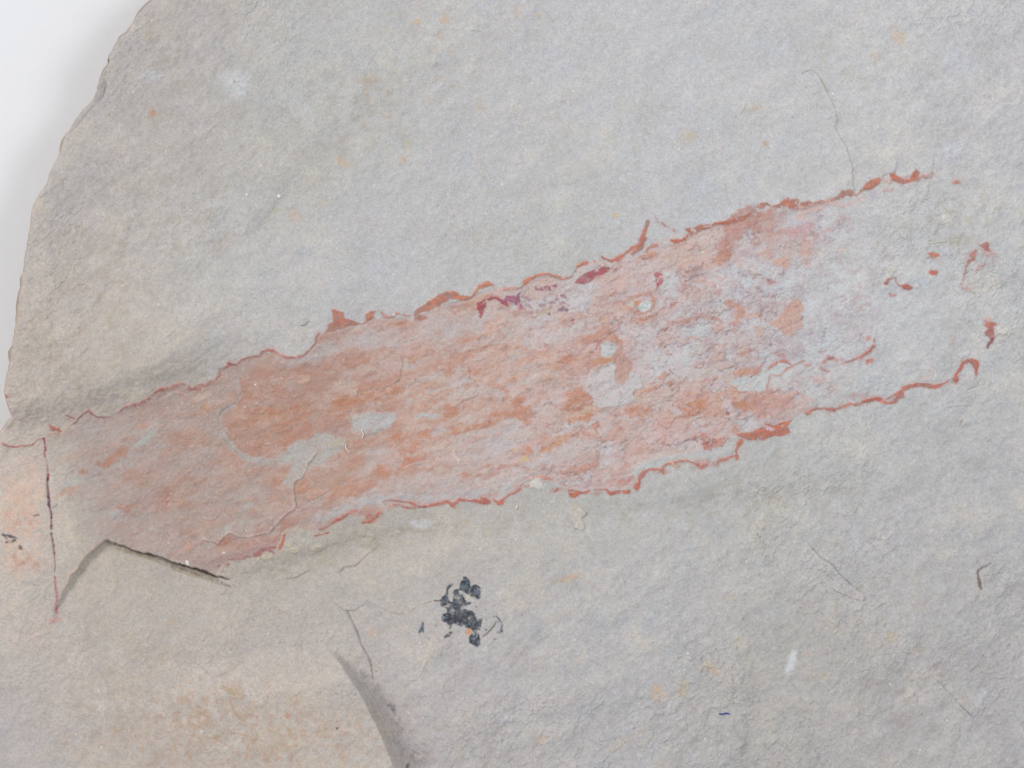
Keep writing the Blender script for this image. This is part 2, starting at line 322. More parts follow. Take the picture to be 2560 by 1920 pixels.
# lowered salmon field left of centre
P([(592,945),(640,925),(700,930),(760,905),(860,880),(960,870),(1010,885),(1000,930),(985,955),(950,968),(880,975),(800,1000),(870,1010),(960,1010),(1040,1015),(1020,1030),
   (880,1040),(880,1085),(860,1098),(800,1085),(740,1108),(715,1135),(680,1148),(640,1146),(605,1132),(575,1108),(556,1078),(550,1050),(560,1028),(590,1010)], (180,142,130), .75, 6, 1)
for a in [(650,1045,52,24,-12,(184,128,100),.6),(600,1060,34,46,0,(178,134,118),.6),(640,985,60,24,-8,(180,132,112),.5),(700,1030,88,14,-6,(186,124,94),.7),(690,1095,55,30,-20,(182,130,106),.6),(860,1015,60,16,-22,(184,128,100),.6),
 (900,998,86,15,-14,(188,124,94),.75),(985,975,50,14,-18,(188,134,110),.6),(880,905,70,18,-6,(184,140,126),.7),(700,935,50,16,-14,(186,146,134),.5),(1070,965,54,12,-14,(188,136,112),.65),
 (1135,900,60,13,-18,(186,134,114),.7),(1200,925,50,12,-14,(186,130,108),.7),(1265,870,46,20,-18,(198,158,144),.7),(1240,815,20,20,0,(206,160,142),.85),(1340,890,60,18,-20,(202,154,138),.7),(1425,905,50,13,-8,(192,136,104),.8),
 (1285,945,24,14,0,(206,158,126),.9),(1370,962,42,12,-12,(188,144,122),.7),(1215,1008,34,16,-10,(192,146,126),.75),(1226,1055,26,9,-28,(184,112,80),.85),(1170,1068,60,10,-12,(194,150,130),.6),(1260,1040,40,10,-22,(196,156,148),.6),
 (1435,1036,52,18,-6,(194,148,120),.85),(1455,1036,24,14,0,(198,148,102),.7),(1460,990,30,12,60,(202,156,138),.6),(1335,980,60,16,-12,(190,148,132),.6),(1560,1060,54,26,-20,(190,144,132),.6),(1535,1085,26,14,-24,(194,136,112),.8),
 (1640,985,70,16,-6,(196,142,112),.75),(1700,1010,80,20,-10,(196,146,124),.7),(1765,1010,56,18,-4,(200,142,108),.8),(1820,975,46,24,-6,(198,148,130),.7),(1870,1000,60,22,-12,(192,138,116),.75),(1940,1005,70,26,-22,(192,140,130),.8),
 (1840,1020,70,16,-18,(186,132,112),.7),(1680,1060,60,14,-20,(190,142,120),.6),(1600,1020,60,18,-10,(200,160,146),.7),(1840,930,30,14,0,(198,148,124),.8),(1870,925,30,12,20,(192,140,126),.7),(1770,955,50,14,-14,(196,150,138),.6),
 (1900,920,24,10,-30,(186,128,112),.7),(1050,1056,26,8,-4,(188,126,96),.7),(1000,1088,30,9,-16,(188,124,92),.8),(1062,1084,20,11,-25,(192,116,78),.85),(955,1178,19,24,40,(192,126,96),.9),(1025,1152,40,9,-28,(190,118,94),.85),(1058,1140,14,8,-10,(190,118,94),.8),
 (1010,1105,40,11,-18,(184,124,108),.6),(850,1234,40,12,-26,(192,126,98),.85),(1190,1132,30,13,-6,(192,142,124),.85),(1385,1098,42,10,-14,(200,144,118),.8),(1365,1122,24,5,-32,(204,140,104),.8),(1325,1112,30,8,-10,(204,156,150),.6),
 (1005,1045,30,14,-20,(190,130,102),.6),(935,1030,24,6,0,(188,132,112),.5),(880,1115,36,14,-30,(184,128,108),.6),(780,1175,26,8,-8,(184,124,100),.7),(715,1188,18,10,-18,(186,122,94),.8),(690,1205,20,8,-20,(182,130,108),.6),
 (460,1220,46,28,-30,(172,128,112),.5),(455,1260,20,16,0,(176,132,108),.6),(405,1235,24,22,30,(174,118,108),.55),(410,1260,30,14,-45,(170,116,106),.6),(350,1200,50,14,-16,(182,138,124),.5),(470,1120,60,12,-14,(182,146,132),.5),(430,1090,34,10,-20,(178,126,112),.6),
 (275,1145,34,10,-28,(182,122,98),.7),(255,1160,14,7,0,(166,112,88),.6),(300,1128,18,8,-10,(188,126,104),.7),(198,1176,9,5,0,(172,108,84),.8),(330,1185,30,10,-20,(184,140,124),.5),(310,1270,36,7,-14,(184,118,98),.7),(160,1232,34,9,-25,(186,136,118),.6),
 (350,1063,16,8,-8,(196,142,122),.7),(512,1018,10,8,0,(186,132,90),.7),(560,1358,20,13,-28,(180,116,94),.8),(640,1355,80,10,-12,(182,130,120),.7),(720,1315,26,14,-26,(182,116,94),.7),(820,1255,60,18,-24,(180,140,130),.5),(470,1368,10,14,20,(200,150,132),.8),
 (580,1370,46,10,-8,(190,150,144),.6),(770,1215,70,30,-10,(182,142,130),.6),(820,1170,70,24,-20,(182,140,128),.5),(900,1210,60,20,-25,(184,144,134),.5),(1110,1010,60,16,-14,(190,148,134),.6)]:
    E(a[0], a[1], a[2], a[3], a[4], (a[5][0] + 4, a[5][1] + 1, a[5][2] - 6), a[6] * 0.95, 0.55, 2.2)
# fine broken mottling of rust, mauve and pale grains through the film
def mottle(color, sc, seed, thr, amount, keys, deg=-22, stx=2.0, w2=0.3):
    n = fbm(X[s_f] + 3 * w1x[s_f], Y[s_f] + 3 * w1y[s_f], sc, seed, 4, 0.66, deg, stx)
    k = np.array(keys, float)
    m = sst(thr - .05, thr + w2, n + 0.25 * BRK[s_f]) * fmask * np.interp(X[s_f], k[:, 0], k[:, 1]) * amount * np.interp(X[s_f], [0, 900, 1500], [.35, .6, .95])
    C[s_f] = C[s_f] * (1 - m[..., None]) + alb(color) * m[..., None]
    H[s_f] += m * 1.2
s_f = sel(0, 2250, 480, 1460, 10); _d, _i, _a, _b = polydist(X[s_f], Y[s_f], FILM, True); fmask = sst(0, 12, np.where(_i, _d, -_d)) * sst(150, 300, X[s_f])
mottle((188,128,98), 18, 301, .15, .42, [(0,.3),(600,.8),(1700,.8),(2000,.15)]); mottle((205,188,184), 22, 306, .15, .6, [(0,.3),(800,.5),(1400,1),(2100,1),(2200,0)])
mottle((170,140,146), 12, 311, .25, .55, [(0,.25),(900,.3),(1400,.8),(2050,1),(2200,.3)]); mottle((190,192,196), 30, 316, .2, .65, [(0,.1),(1200,.2),(1500,.8),(2200,1)], -25, 1.6)
mottle((192,126,92), 30, 331, .3, .7, [(0,0),(450,.15),(800,.8),(1100,1.1),(1850,1.0),(1980,0)], -18, 2.4, .14); mottle((200,186,180), 34, 336, .35, .6, [(0,.2),(900,1),(1800,1),(2000,0)], -18, 2.0, .14)
mottle((164,100,88), 8, 321, .35, .5, [(0,.5),(1000,.5),(1500,.8),(1950,.8),(2150,.2)], -20, 2.5); mottle((206,158,142), 34, 326, .3, .5, [(0,0),(1300,.2),(1600,.9),(2000,.8),(2100,0)], -30, 1.3)
# grey windows where the stone shows through
P([(885,1036),(900,1042),(930,1028),(960,1030),(988,1033),(990,1046),(975,1066),(950,1075),(930,1088),(912,1090),(900,1078),(880,1070),(878,1058)], PG, .85, 3.5, 2.2, h=1.5)
P([(1020,1042),(1040,1033),(1070,1031),(1096,1040),(1090,1048),(1060,1045),(1040,1055)], PG, .8, 3, 1.8, h=1)
S([(592,950,9),(598,985,9),(584,1010,10),(563,1021,8),(547,1036,5),(542,1055,6),(549,1078,9),(562,1098,12),(582,1122,14),(612,1142,16),(648,1154,17),(690,1150,16),(720,1135,20),(745,1120,26)], 10, (176,178,176), .62, 3, .7)
P([(720,1120),(738,1106),(790,1086),(822,1088),(862,1098),(866,1115),(858,1128),(838,1138),(815,1150),(808,1165),(778,1168),(765,1180),(752,1196),(735,1205),(728,1222),(705,1212),(712,1190),(728,1170),(735,1158),(700,1160)], (181,179,177), .82, 4, 1.6)
E(838,1108,22,8,-8,(190,182,150),.5,.6); P([(600,1262),(618,1252),(630,1256),(626,1268),(612,1282),(590,1290),(575,1330),(560,1335),(560,1318),(585,1302)],(184,184,182),.6,4,1)
P([(1262,818),(1300,818),(1310,800),(1350,795),(1400,780),(1390,812),(1330,820)], (192,192,196), .6, 6, 1.2)
E(283,1285,18,8,-22,(182,186,186),.8,.4); E(358,1100,36,8,-38,(178,186,182),.7,.4); E(175,1205,20,8,-38,(182,186,184),.7,.4); E(610,1310,30,10,-20,(180,184,180),.5,.5)
S([(780,1304,10),(830,1284,20),(880,1266,22),(930,1250,22),(1000,1240,16),(1080,1246,20),(1180,1236,22),(1215,1225,12)], 18, (186,186,190), .75, 6, 1.2)
S([(690,905,8),(740,905,22),(800,880,34),(880,852,40),(960,850,40),(1030,835,44),(1120,815,50),(1190,800,60)], 30, (188,183,186), .6, 12, 1.5)
S([(1330,1205,10),(1290,1215,14),(1250,1232,10)],12,(190,192,194),.8,4,1); S([(1250,1225),(1300,1190),(1345,1180),(1390,1190)],14,(190,194,196),.6,5,1)
P([(1165,1110),(1190,1100),(1240,1096),(1280,1084),(1310,1100),(1260,1130),(1220,1150),(1180,1160),(1150,1140)],(192,192,197),.55,12,1.5)
P([(1400,1065),(1460,1055),(1480,1062),(1475,1078),(1430,1082),(1400,1076)],(190,190,192),.7,4,1)
P([(1380,1130),(1410,1105),(1440,1100),(1480,1095),(1500,1110),(1430,1150),(1350,1170),(1300,1190),(1280,1175),(1330,1150)],(194,194,198),.6,8,1.5)
P([(1000,1200),(1060,1180),(1130,1190),(1180,1210),(1150,1235),(1060,1235),(990,1228)],(190,184,184),.6,12,1.5)
# pale, broken region right of centre
for a in [(1330,740,90,28,-12,(194,194,198),.8),(1450,690,80,16,-18,(196,198,202),.7),(1520,700,110,26,-14,(196,194,198),.7),(1400,830,60,26,-10,(200,192,194),.6),(1700,640,60,18,-18,(198,196,198),.6),(1660,605,40,10,-20,(206,188,184),.6),
 (1680,710,100,26,-14,(206,188,188),.7),(1600,840,110,30,-10,(204,190,192),.8),(1700,860,120,40,-8,(204,186,186),.7),(1560,930,70,30,-8,(200,194,197),.8),(1780,700,70,30,-20,(198,200,204),.8),(1880,680,80,40,-14,(194,198,203),.9),
 (1850,740,70,30,-10,(192,192,198),.8),(1890,640,70,16,-10,(206,186,182),.7),(1900,740,60,20,-8,(192,188,194),.7),(1640,830,36,26,-20,(194,200,204),.8),(1745,820,36,22,-20,(194,200,204),.85),(1800,850,46,36,-10,(196,202,206),.8),(1740,885,52,18,-6,(196,202,204),.85),
 (1880,800,70,30,-8,(194,198,203),.9),(1940,870,60,24,-8,(192,194,202),.8),(1940,720,50,30,-40,(196,200,206),.9),(2040,720,70,60,-10,(194,198,204),.9),(2040,860,90,60,-10,(194,198,203),.9),(1960,925,70,12,-12,(196,200,202),.5),(2000,560,50,20,-10,(196,194,203),.8),
 (1960,590,60,14,-20,(190,176,180),.4),(1880,905,30,12,-10,(190,186,190),.5),(1720,1085,50,20,-14,(200,178,180),.6),(1650,1110,70,20,-14,(204,182,182),.6),(1640,1080,60,26,-20,(206,184,182),.6),(1500,1110,100,26,-16,(200,178,174),.5),(1440,1160,110,22,-14,(196,176,172),.5),(1530,1190,70,18,-10,(192,166,164),.6),
 (1780,1130,44,10,-10,(196,192,194),.8),(1640,1165,50,7,-10,(196,198,200),.8),(1600,1175,30,12,-30,(192,196,198),.8),(1440,1216,18,9,-4,(196,200,204),.95),(1340,1212,22,10,0,(210,208,204),.7),(1250,1240,14,8,-30,(196,196,196),.8),
 (1900,600,60,30,-20,(196,160,152),.7),(1870,560,70,20,-16,(190,146,136),.7),(1800,570,90,14,-16,(206,184,174),.6),(1760,590,60,22,-20,(202,184,172),.7),(1700,645,60,16,-18,(204,190,176),.5),(1830,590,40,22,-30,(192,152,146),.7),(1920,545,26,18,-20,(190,144,134),.6),(1960,580,50,8,-10,(198,150,140),.6),
 (2015,520,40,8,-6,(196,160,156),.6),(1690,700,14,6,0,(204,170,152),.4),(1880,610,50,8,-10,(192,148,136),.5)]:
    E(a[0], a[1], a[2], a[3], a[4], a[5], a[6] * 0.85, 0.6, 1.8)
stain(2060,760,260,210,-14,(207,209,213),.75,-.15,154,40); stain(1850,740,240,140,-14,(206,207,211),.6,.0,155,26); stain(1420,740,160,40,-14,(206,202,206),.7,-.1,156,14); stain(2070,760,220,150,-14,(186,164,172),.7,.2,146,14); stain(2100,850,200,80,-10,(176,156,170),.6,.2,147,8); stain(1370,750,120,44,-6,(142,104,126),.9,.15,131,7); stain(1750,760,320,130,-16,(176,142,146),.75,.12,140,13); stain(1850,820,260,120,-16,(168,132,140),.7,.22,141,8); stain(1700,700,300,80,-14,(206,168,160),.8,.05,142,22); stain(1620,880,330,90,-10,(208,168,160),.6,.05,143,20); stain(1950,620,160,60,-14,(190,140,140),.6,.15,144,12); stain(1800,720,260,90,-16,(200,204,208),.8,.05,145,18); stain(1560,730,90,40,-12,(160,156,172),.5,.2,132,9); stain(1880,740,100,50,-20,(168,148,162),.55,.15,133,10); stain(1960,870,60,40,-10,(166,132,142),.5,.15,134,9); stain(2040,840,60,20,10,(170,150,160),.5,.15,135,8)
stain(1700,800,160,40,-10,(176,140,138),.45,.2,136,9); stain(1830,870,140,60,-10,(196,152,142),.5,.1,137,24); stain(1560,860,200,60,-8,(206,170,166),.5,.1,138,26)
# crinkled flake outlines in mauve and red, with pale blue-grey stone bared between them
for (sc_, sd_, th, cl, fill, am_, x0, x1) in [(46, 401, .05, (166,116,124), (196,201,206), .55, 1380, 2080), (30, 411, .15, (178,104,96), (205,186,184), .5, 1300, 2020), (24, 421, -.1, (150,116,140), (199,203,208), .5, 1550, 2160), (64, 431, .1, (182,118,102), (206,170,158), .4, 1000, 1900)]:
    n = fbm(X[s_f] + 2 * w1x[s_f], Y[s_f] + 2 * w1y[s_f], sc_, sd_, 5, .6, -25, 1.7) - th
    g_ = sst(-.1, .45, vnoise(X[s_f], Y[s_f], 70, sd_ + 7) + .3 * BRK[s_f]) * fmask * sst(x0 - 100, x0 + 120, X[s_f]) * (1 - sst(x1 - 140, x1 + 60, X[s_f]))
    mf = sst(0, .05, n) * g_ * am_; C[s_f] = C[s_f] * (1 - mf[..., None]) + alb(fill) * mf[..., None]
    ml = np.exp(-(n / .035) ** 2) * g_ * min(am_ * 1.4, .8) * np.clip(.6 + .8 * BRK[s_f], 0, 1); C[s_f] = C[s_f] * (1 - ml[..., None]) + alb(cl) * ml[..., None]
    H[s_f] -= sst(-.02, .03, n) * g_ * 2.2
# pale central flake and the brown tongue beside it
P(T(1200,900,A5,[(1530,130),(1640,70),(1760,40),(1850,5),(1880,100),(1865,180),(1885,310),(1990,320),(2090,190),(2230,200),(2250,380),(2150,400),(2120,470),(2150,560),(2050,610),(1900,635),(1750,655),(1650,665),(1570,620),(1560,540),(1460,440),(1440,350),(1520,220)]), (199,195,198), .92, 2, .7, h=2.5, part=("surface_flake", "film"))
P(T(1500,680,A5,[(-120,880),(60,740),(110,740),(180,830),(240,900),(330,960),(300,1030),(310,1110),(380,1180),(460,1260),(420,1370),(380,1480),(300,1560),(220,1540),(205,1380),(225,1300),(190,1220),(60,1270),(-90,1290),(-150,1200),(0,1180),(20,1000),(-80,960)]), (192,150,136), .85, 2.5, .7, h=1.2, part=("surface_flake", "film"))
P(T(1500,680,A5,[(5,1000),(90,950),(180,975),(260,1040),(200,1120),(170,1185),(80,1195),(10,1160)]), (196,202,204), .95, 1.8, .4, h=-1.5)
S(T(1500,680,A5,[(-40,900),(100,860),(200,920),(300,960)]), 9, (196,134,108), .5, 4, 1.2); P(T(1200,900,A5,[(1540,20),(1650,-40),(1850,-60),(1870,10),(1640,70)]), (198,142,108), .7, 4, 1)
# eye-like ring
S(T(1500,680,A5,[(340,410),(420,340),(560,320),(700,290),(745,370),(745,460),(690,530),(580,570),(480,540),(400,500),(350,440)]), 8, (198,144,124), .8, 2.5, .8)
E(1590,757,14,7,10,(206,132,96),.7,.5,1); E(1613,765,17,13,-30,(200,208,208),1,.2,.4,h=2); E(1575,760,10,8,0,(200,200,196),.7,.4)
S(T(1500,680,A5,[(1760,420,14),(1880,460,10),(1960,540,12),(1970,600,18),(1880,680,16),(1840,740,6)]), 10, (200,146,124), .8, 2.5, .9)
S(T(1500,680,A5,[(2000,620),(2100,580),(2200,600)]), 8, (204,166,152), .7, 3, 1)
S(T(1500,680,A5,[(880,800,8),(950,720,10),(1080,700,10),(1170,660,16),(1300,640,8),(1450,630,6),(1600,630,8),(1680,700,5)]), 9, (184,136,124), .65, 3, 1)
S(T(1500,680,A5,[(1180,960),(1260,900),(1340,940)]), 7, (196,140,120), .7, 3, 1); E(1772,865,16,24,-30,(188,154,152),.7,.5,1.2)
# brownish lobes under the upper rim
S(T(1600,480,A5,[(1500,380,60),(1300,560,46),(1180,690,22),(1120,780,26),(1190,830,28),(1120,900,18),(1040,940,12)]), 24, (184,128,116), .72, 5, 1.2, h=2)
P(T(1600,480,A5,[(1030,930),(1080,900),(1220,850),(1260,870),(1200,930),(1130,1030),(1090,1040)]), (200,152,132), .85, 2.2, .6, h=1.5)
P(T(1600,480,A5,[(1080,790),(1150,780),(1250,800),(1270,860),(1100,900),(1065,850)]), (184,136,120), .7, 2.5, .6, h=1)
E(1742,672,26,9,-18,(172,132,128),.7,.5,1.2); E(1750,687,30,9,-10,(184,164,168),.7,.5,1.2); E(1862,632,16,9,-10,(182,160,166),.8,.4,.8,h=1.5)
P(T(1600,480,A5,[(1650,860),(1700,800),(1810,795),(1810,910),(1750,930)]),(204,166,152),.8,2,.7,h=1,part=("surface_flake","film")); P(T(1600,480,A5,[(1840,920),(2030,910),(2080,950),(2040,1080),(1900,1020)]),(206,164,150),.8,2,.7,h=1,part=("surface_flake","film"))
E(1850,655,14,11,0,(204,174,168),.6,.5)
for a in [(1936,698,22,6,-24,(172,126,130),.6),(1925,703,12,5,0,(176,110,116),.5),(1900,722,20,5,30,(166,130,138),.6),(1926,738,12,5,20,(164,100,96),.6),(1896,740,8,4,0,(172,116,124),.5),(1930,760,12,7,-20,(186,160,170),.6),(1960,685,14,5,-20,(170,160,172),.5)]:
    E(a[0], a[1], a[2], a[3], a[4], a[5], a[6], .6, 1.6, speck=.3)
# pink patch with a straight edge at the right
P(T(1860,640,A5,[(550,720),(640,640),(700,600),(780,605),(830,700),(840,745),(790,790),(800,900),(810,1000),(730,1040),(660,1110),(560,1080),(470,980),(340,950),(380,910),(470,870),(520,800)]), (203,164,152), .9, 2.2, .7, h=1, part=("surface_flake","film"))
P(T(1860,640,A5,[(130,960),(290,985),(240,1100),(190,1160)]),(204,168,158),.8,2.5,.8); P(T(1860,640,A5,[(370,30),(640,50),(610,180),(480,160),(400,110)]),(206,170,158),.6,4,1)
P(T(1860,640,A5,[(420,1150),(600,1100),(830,1210),(850,1330),(700,1420),(640,1470),(480,1490),(420,1420),(440,1250)]),(178,158,164),.55,6,1.5,speck=.2)
E(1952,895,14,18,0,(188,128,120),.6,.5,1.2,speck=.2)
# lens-shaped pale window and its red border
P(T(1800,860,A5,[(120,530),(240,490),(340,440),(440,470),(540,400),(640,380),(700,330),(800,280),(900,260),(970,270),(920,340),(860,410),(760,430),(700,450),(670,540),(650,650),(560,660),(480,640),(350,645),(270,660),(200,590)]), (194,198,199), .97, 2.2, .6, h=-1.5)
S(T(1800,860,A5,[(640,390),(700,310),(800,250),(900,240),(980,270)]), 5, (194,120,98), .8, 1.8, .5); S(T(1800,860,A5,[(640,660),(650,560),(700,430),(850,430),(930,330),(1060,280),(1160,230)]), 6, (184,120,106), .75, 2, .6)
S(T(1800,860,A5,[(430,460),(470,430),(530,400)]),5,(200,120,98),.8,2,.5); E(1862,930,26,9,-6,(198,146,122),.7,.4,1)
E(1818,1018,14,13,0,(200,186,190),.95,.3,.8,h=1.5); E(1818,1034,5,6,0,(150,92,92),.8,.4,.6); E(1690,1028,18,7,20,(204,196,198),.8,.4,.8,h=1)
S(T(1800,860,A5,[(540,1000),(660,940),(730,980),(730,1020)]),5,(168,120,122),.6,2.5,.8); E(1935,1022,20,9,-14,(196,164,166),.7,.4,1)
P(T(1800,860,A5,[(640,740),(760,700),(880,720),(900,700),(1060,600),(1090,570),(1130,650),(1230,730),(1340,820),(1350,860),(1200,930),(1060,1010),(940,1050),(700,1090),(500,1100),(420,1000),(520,900)]), (198,150,140), .55, 8, 1.5, speck=.25)
# lower pink stripes
S([(1205,1203,4),(1232,1185,9),(1252,1168,12),(1290,1164,9),(1320,1172,4)], 8, (190,140,130), .8, 2.2, 1); S([(1220,1210),(1260,1192),(1300,1182),(1340,1172)], 6, (194,156,148), .6, 3, 1)
S([(1200,1225,10),(1240,1200,20),(1290,1182,14)],16,(202,186,184),.6,5,1); S([(1500,1150),(1450,1165),(1400,1180),(1360,1180)],5,(188,146,142),.45,4,1.2); S([(1600,1120),(1540,1140),(1480,1150)],6,(190,148,144),.4,5,1.2)
S([(1400,1225),(1470,1212),(1540,1214),(1590,1195)],14,(190,156,156),.6,4,1); S([(1545,1208),(1575,1200)],8,(192,124,112),.5,3,1)
S([(1345,1112),(1362,1098),(1376,1094)],5,(192,128,118),.6,2,.8); S([(1360,1128),(1390,1108),(1410,1096)],4,(206,158,104),.7,2,.6)
P([(1275,1123),(1292,1120),(1290,1135)],(206,182,130),.8,3,.6); P([(1300,1148),(1316,1134),(1322,1150),(1296,1156)],(206,180,130),.85,3,.6)
P([(1120,1118),(1140,1124),(1140,1140),(1155,1148),(1150,1158),(1132,1146),(1128,1130)],(212,190,184),.8,2.5,.6,h=2.5); S([(1118,1120),(1132,1124)],5,(200,166,138),.7,2,.5)
S([(960,1252),(975,1248),(995,1253),(1025,1257),(1040,1262),(1060,1266)],3.5,(168,110,108),.7,1.4,.6)
S([(845,1300),(870,1288),(910,1284),(950,1272)],9,(186,140,128),.7,4,1); E(925,1300,20,10,-8,(182,124,108),.75,.5,1.2)

# ------------------------------------------------------------------ dark red rim, piece by piece (each its own part)
RD = (168,106,92); RD2 = (172,111,94); FR = ("rim_fragment", "rim")
def rimS(pts, wd=4, c=RD, al=.9, rag=.7, sp=0.0, soft=1.3):
    k = 1.3 if min(p[0] for p in pts) > 1500 else 1.0
    q = [(p[0], p[1], (p[2] if len(p) > 2 else wd) * k) for p in pts]
    S([(p[0], p[1], p[2] + 8) for p in q], 8, (190,152,146), .38 * al, 5, 1.2)
    S(q, wd, c, al, soft, rag, 1.3, FR, sp)
def rimP(pts, c=RD, al=.92, rag=.7, sp=0.0, soft=1.6):
    P(pts, (192,150,142), .35, 7, 1.2); P(pts, c, al, soft, rag, 1.6, FR, sp)
    cxm = sum(p[0] for p in pts) / len(pts); cym = sum(p[1] for p in pts) / len(pts)
    E(cxm, cym + 2, 14, 5, -15, (168,104,98), .5, .7, 1.6)
z0 = lambda p: T(0,900,A5,p); z1 = lambda p: T(400,800,A5,p); z2 = lambda p: T(800,700,A5,p); z3 = lambda p: T(1200,600,A5,p)
z4 = lambda p: T(1600,480,A5,p); z5 = lambda p: T(2000,400,A5,p); z6 = lambda p: T(2160,560,A5,p); z7 = lambda p: T(2160,800,A5,p)
rimS(z0([(5,1165),(60,1195),(150,1205),(260,1195),(380,1185),(440,1160),(500,1110),(585,1098)]), 4, (164,96,88), .85)
rimP(z0([(665,870),(720,920),(790,950),(850,1000),(790,1010),(730,985),(680,980)]), (184,104,82)); rimS(z0([(650,1055),(700,1025),(770,1020)]),3,(168,106,98),.6)
rimS(z0([(905,765),(960,785),(1030,815)]),3.5,(158,88,84),.8); rimS(z0([(1000,880),(1060,810),(1130,750),(1205,700),(1240,715)]),4.5,(166,100,92),.85)
rimS(z0([(1240,735),(1320,775),(1400,800),(1490,790)]),4,(168,106,98),.8); rimS(z0([(1580,720),(1640,690),(1740,660),(1850,650)]),5,(158,92,92),.8,.8,.25)
rimS(z0([(1740,655),(1850,610),(1950,600),(2020,540),(2100,470),(2210,395)]),7,(170,106,96),.85,.8,.2)
rimS(z1([(0,960),(60,950),(150,910),(260,890),(340,900),(420,935),(520,960)]),8,(174,108,98),.8,.8,.25); rimS(z1([(480,920),(600,890),(680,850),(760,830),(810,770),(830,700),(860,680)]),5,(164,104,92),.8,.8,.2)
rimS(z1([(820,680),(860,690),(900,650),(960,590)]),6,(172,96,90),.75,.8,.25); rimS(z1([(940,590),(1040,620)]),6,(166,88,84),.85); rimS(z1([(1080,600),(1130,550),(1200,520),(1290,490),(1390,500)]),4,(172,104,94),.75)
rimS(z1([(1390,500),(1410,440),(1480,410),(1560,415),(1610,460),(1680,500),(1780,510),(1910,515)]),5.5,(184,112,98),.88); rimS(z1([(1910,515),(2000,470),(2080,400),(2140,320),(2160,240),(2200,190)]),4.5,(180,112,98),.85)
rimP(z2([(60,740),(110,680),(110,620),(170,570),(180,480),(150,430),(180,410),(320,450),(320,490),(350,540),(440,560),(540,590),(560,610),(400,640),(250,680),(150,720)]),RD2)
rimP(z2([(570,600),(630,560),(640,470),(690,415),(770,420),(745,470),(750,520),(680,550),(620,590)]),(192,118,86)); rimS(z2([(0,810),(40,770),(80,740)]),4,(178,116,100),.7)
rimS(z2([(850,450),(890,510),(960,520),(1020,500),(1070,460),(1140,480),(1200,500),(1290,490)]),5,(188,124,98),.8); rimP(z2([(1090,570),(1180,580),(1130,610),(1100,600)]),(184,134,124),.7)
rimP(z2([(1300,490),(1310,430),(1360,370),(1450,330),(1560,260),(1650,190),(1750,165),(1850,135),(1890,160),(1920,200),(2050,215),(2120,195),(2110,230),(2000,290),(1900,270),(1800,260),(1700,320),(1500,430),(1400,450),(1340,480)]),(186,110,84))
rimP(z2([(1300,480),(1380,470),(1480,500),(1480,530),(1400,570),(1320,560)]),(184,138,124),.85); rimS(z2([(2120,200),(2170,140),(2212,90)]),7,(194,118,88))
rimP(z3([(0,640),(40,580),(110,555),(180,590),(190,640),(100,650),(20,690)]),(198,124,92)); rimS(z3([(180,660),(250,690),(340,680),(420,700)]),4,(204,170,160),.6); rimS(z3([(340,675),(450,660),(560,650),(620,610)]),6,(190,126,112),.7)
rimS(z3([(630,590,10),(690,540,9),(760,500,7),(850,470,5),(950,465,6),(1040,500,10),(1110,510,9),(1130,550,3)]),8,(196,112,84)); rimS(z3([(1130,545),(1200,550),(1290,490)]),3.5,(190,120,104),.7)
rimS(z3([(1340,370),(1370,360),(1440,325),(1470,310)]),6,(198,110,76)); rimS(z3([(1320,430),(1360,370)]),3,(180,124,112),.7); E(1486,653,5,3,0,(204,120,98),.8,.4)
rimS(z3([(1700,240),(1760,270),(1820,300),(1900,260),(2000,200),(2090,130),(2180,90),(2212,70)]),6,(184,106,84)); 
rimP(z4([(90,380),(140,390),(125,470),(70,600),(110,610),(70,680),(60,760),(20,810),(-100,870),(-130,850),(-30,780),(0,640),(40,540)]),(184,108,88)); rimS(z4([(220,360),(280,440),(370,480),(460,530)]),4.5,(168,118,112),.7,1.2,.35)
rimS(z4([(85,830),(110,780),(160,750),(240,745)]),7,(190,120,104),.8); rimS(z4([(-20,900),(60,870)]),4,(190,120,104),.6)
rimP(z4([(420,650),(500,650),(570,650),(630,590),(690,560),(630,520),(640,500),(700,490),(700,530),(760,480),(850,450),(1000,430),(1150,400),(1270,350),(1430,330),(1520,280),(1580,200),(1680,160),(1770,155),(1820,190),(1920,160),(1980,90),(2040,70),(2080,100),(2170,95),(2200,140),(2170,200),(2212,240),(2100,250),(1950,220),(1880,210),(1780,200),(1650,230),(1560,290),(1420,400),(1240,430),(1100,450),(980,480),(820,540),(740,550),(680,590),(630,650),(560,690),(480,710),(420,680)]),(182,104,82),.95,.6,.1)
E(1880,520,16,9,-20,(176,150,156),.6,.5,1); S(z4([(1300,400),(1500,400),(1700,330),(1850,260)]),20,(190,142,130),.6,6,1.2)
rimP(z5([(0,590),(130,570),(180,580),(260,550),(310,550),(350,570),(450,540),(520,480),(570,425),(640,430),(710,405),(740,450),(730,490),(700,510),(640,490),(580,530),(480,570),(350,600),(200,610),(80,660),(0,690)]),RD2)
rimP(z5([(745,490),(800,460),(870,400),(900,310),(990,265),(1090,235),(1115,270),(1090,340),(1020,390),(900,410),(840,460),(770,510)]),(190,112,88))
rimP(z5([(1230,200),(1310,170),(1340,220),(1400,250),(1440,280),(1520,260),(1550,170),(1600,125),(1650,170),(1650,250),(1600,290),(1500,310),(1420,335),(1320,300),(1260,270)]),(188,102,80)); rimS(z5([(1130,280),(1200,320),(1240,310)]),6,(194,146,130),.6,1,.3)
rimS(z5([(1660,260),(1740,230),(1810,200)]),9,(190,130,124),.6,1.4,.4); rimS(z5([(1150,420),(1260,400)]),4,(192,148,140),.5,1,.3); S(z5([(0,730,26),(200,650,22),(420,620,16),(700,600,14),(900,530,6)]),14,(206,176,172),.65,4,1); E(2185,484,11,7,40,(184,176,196),.7,.5,.8)
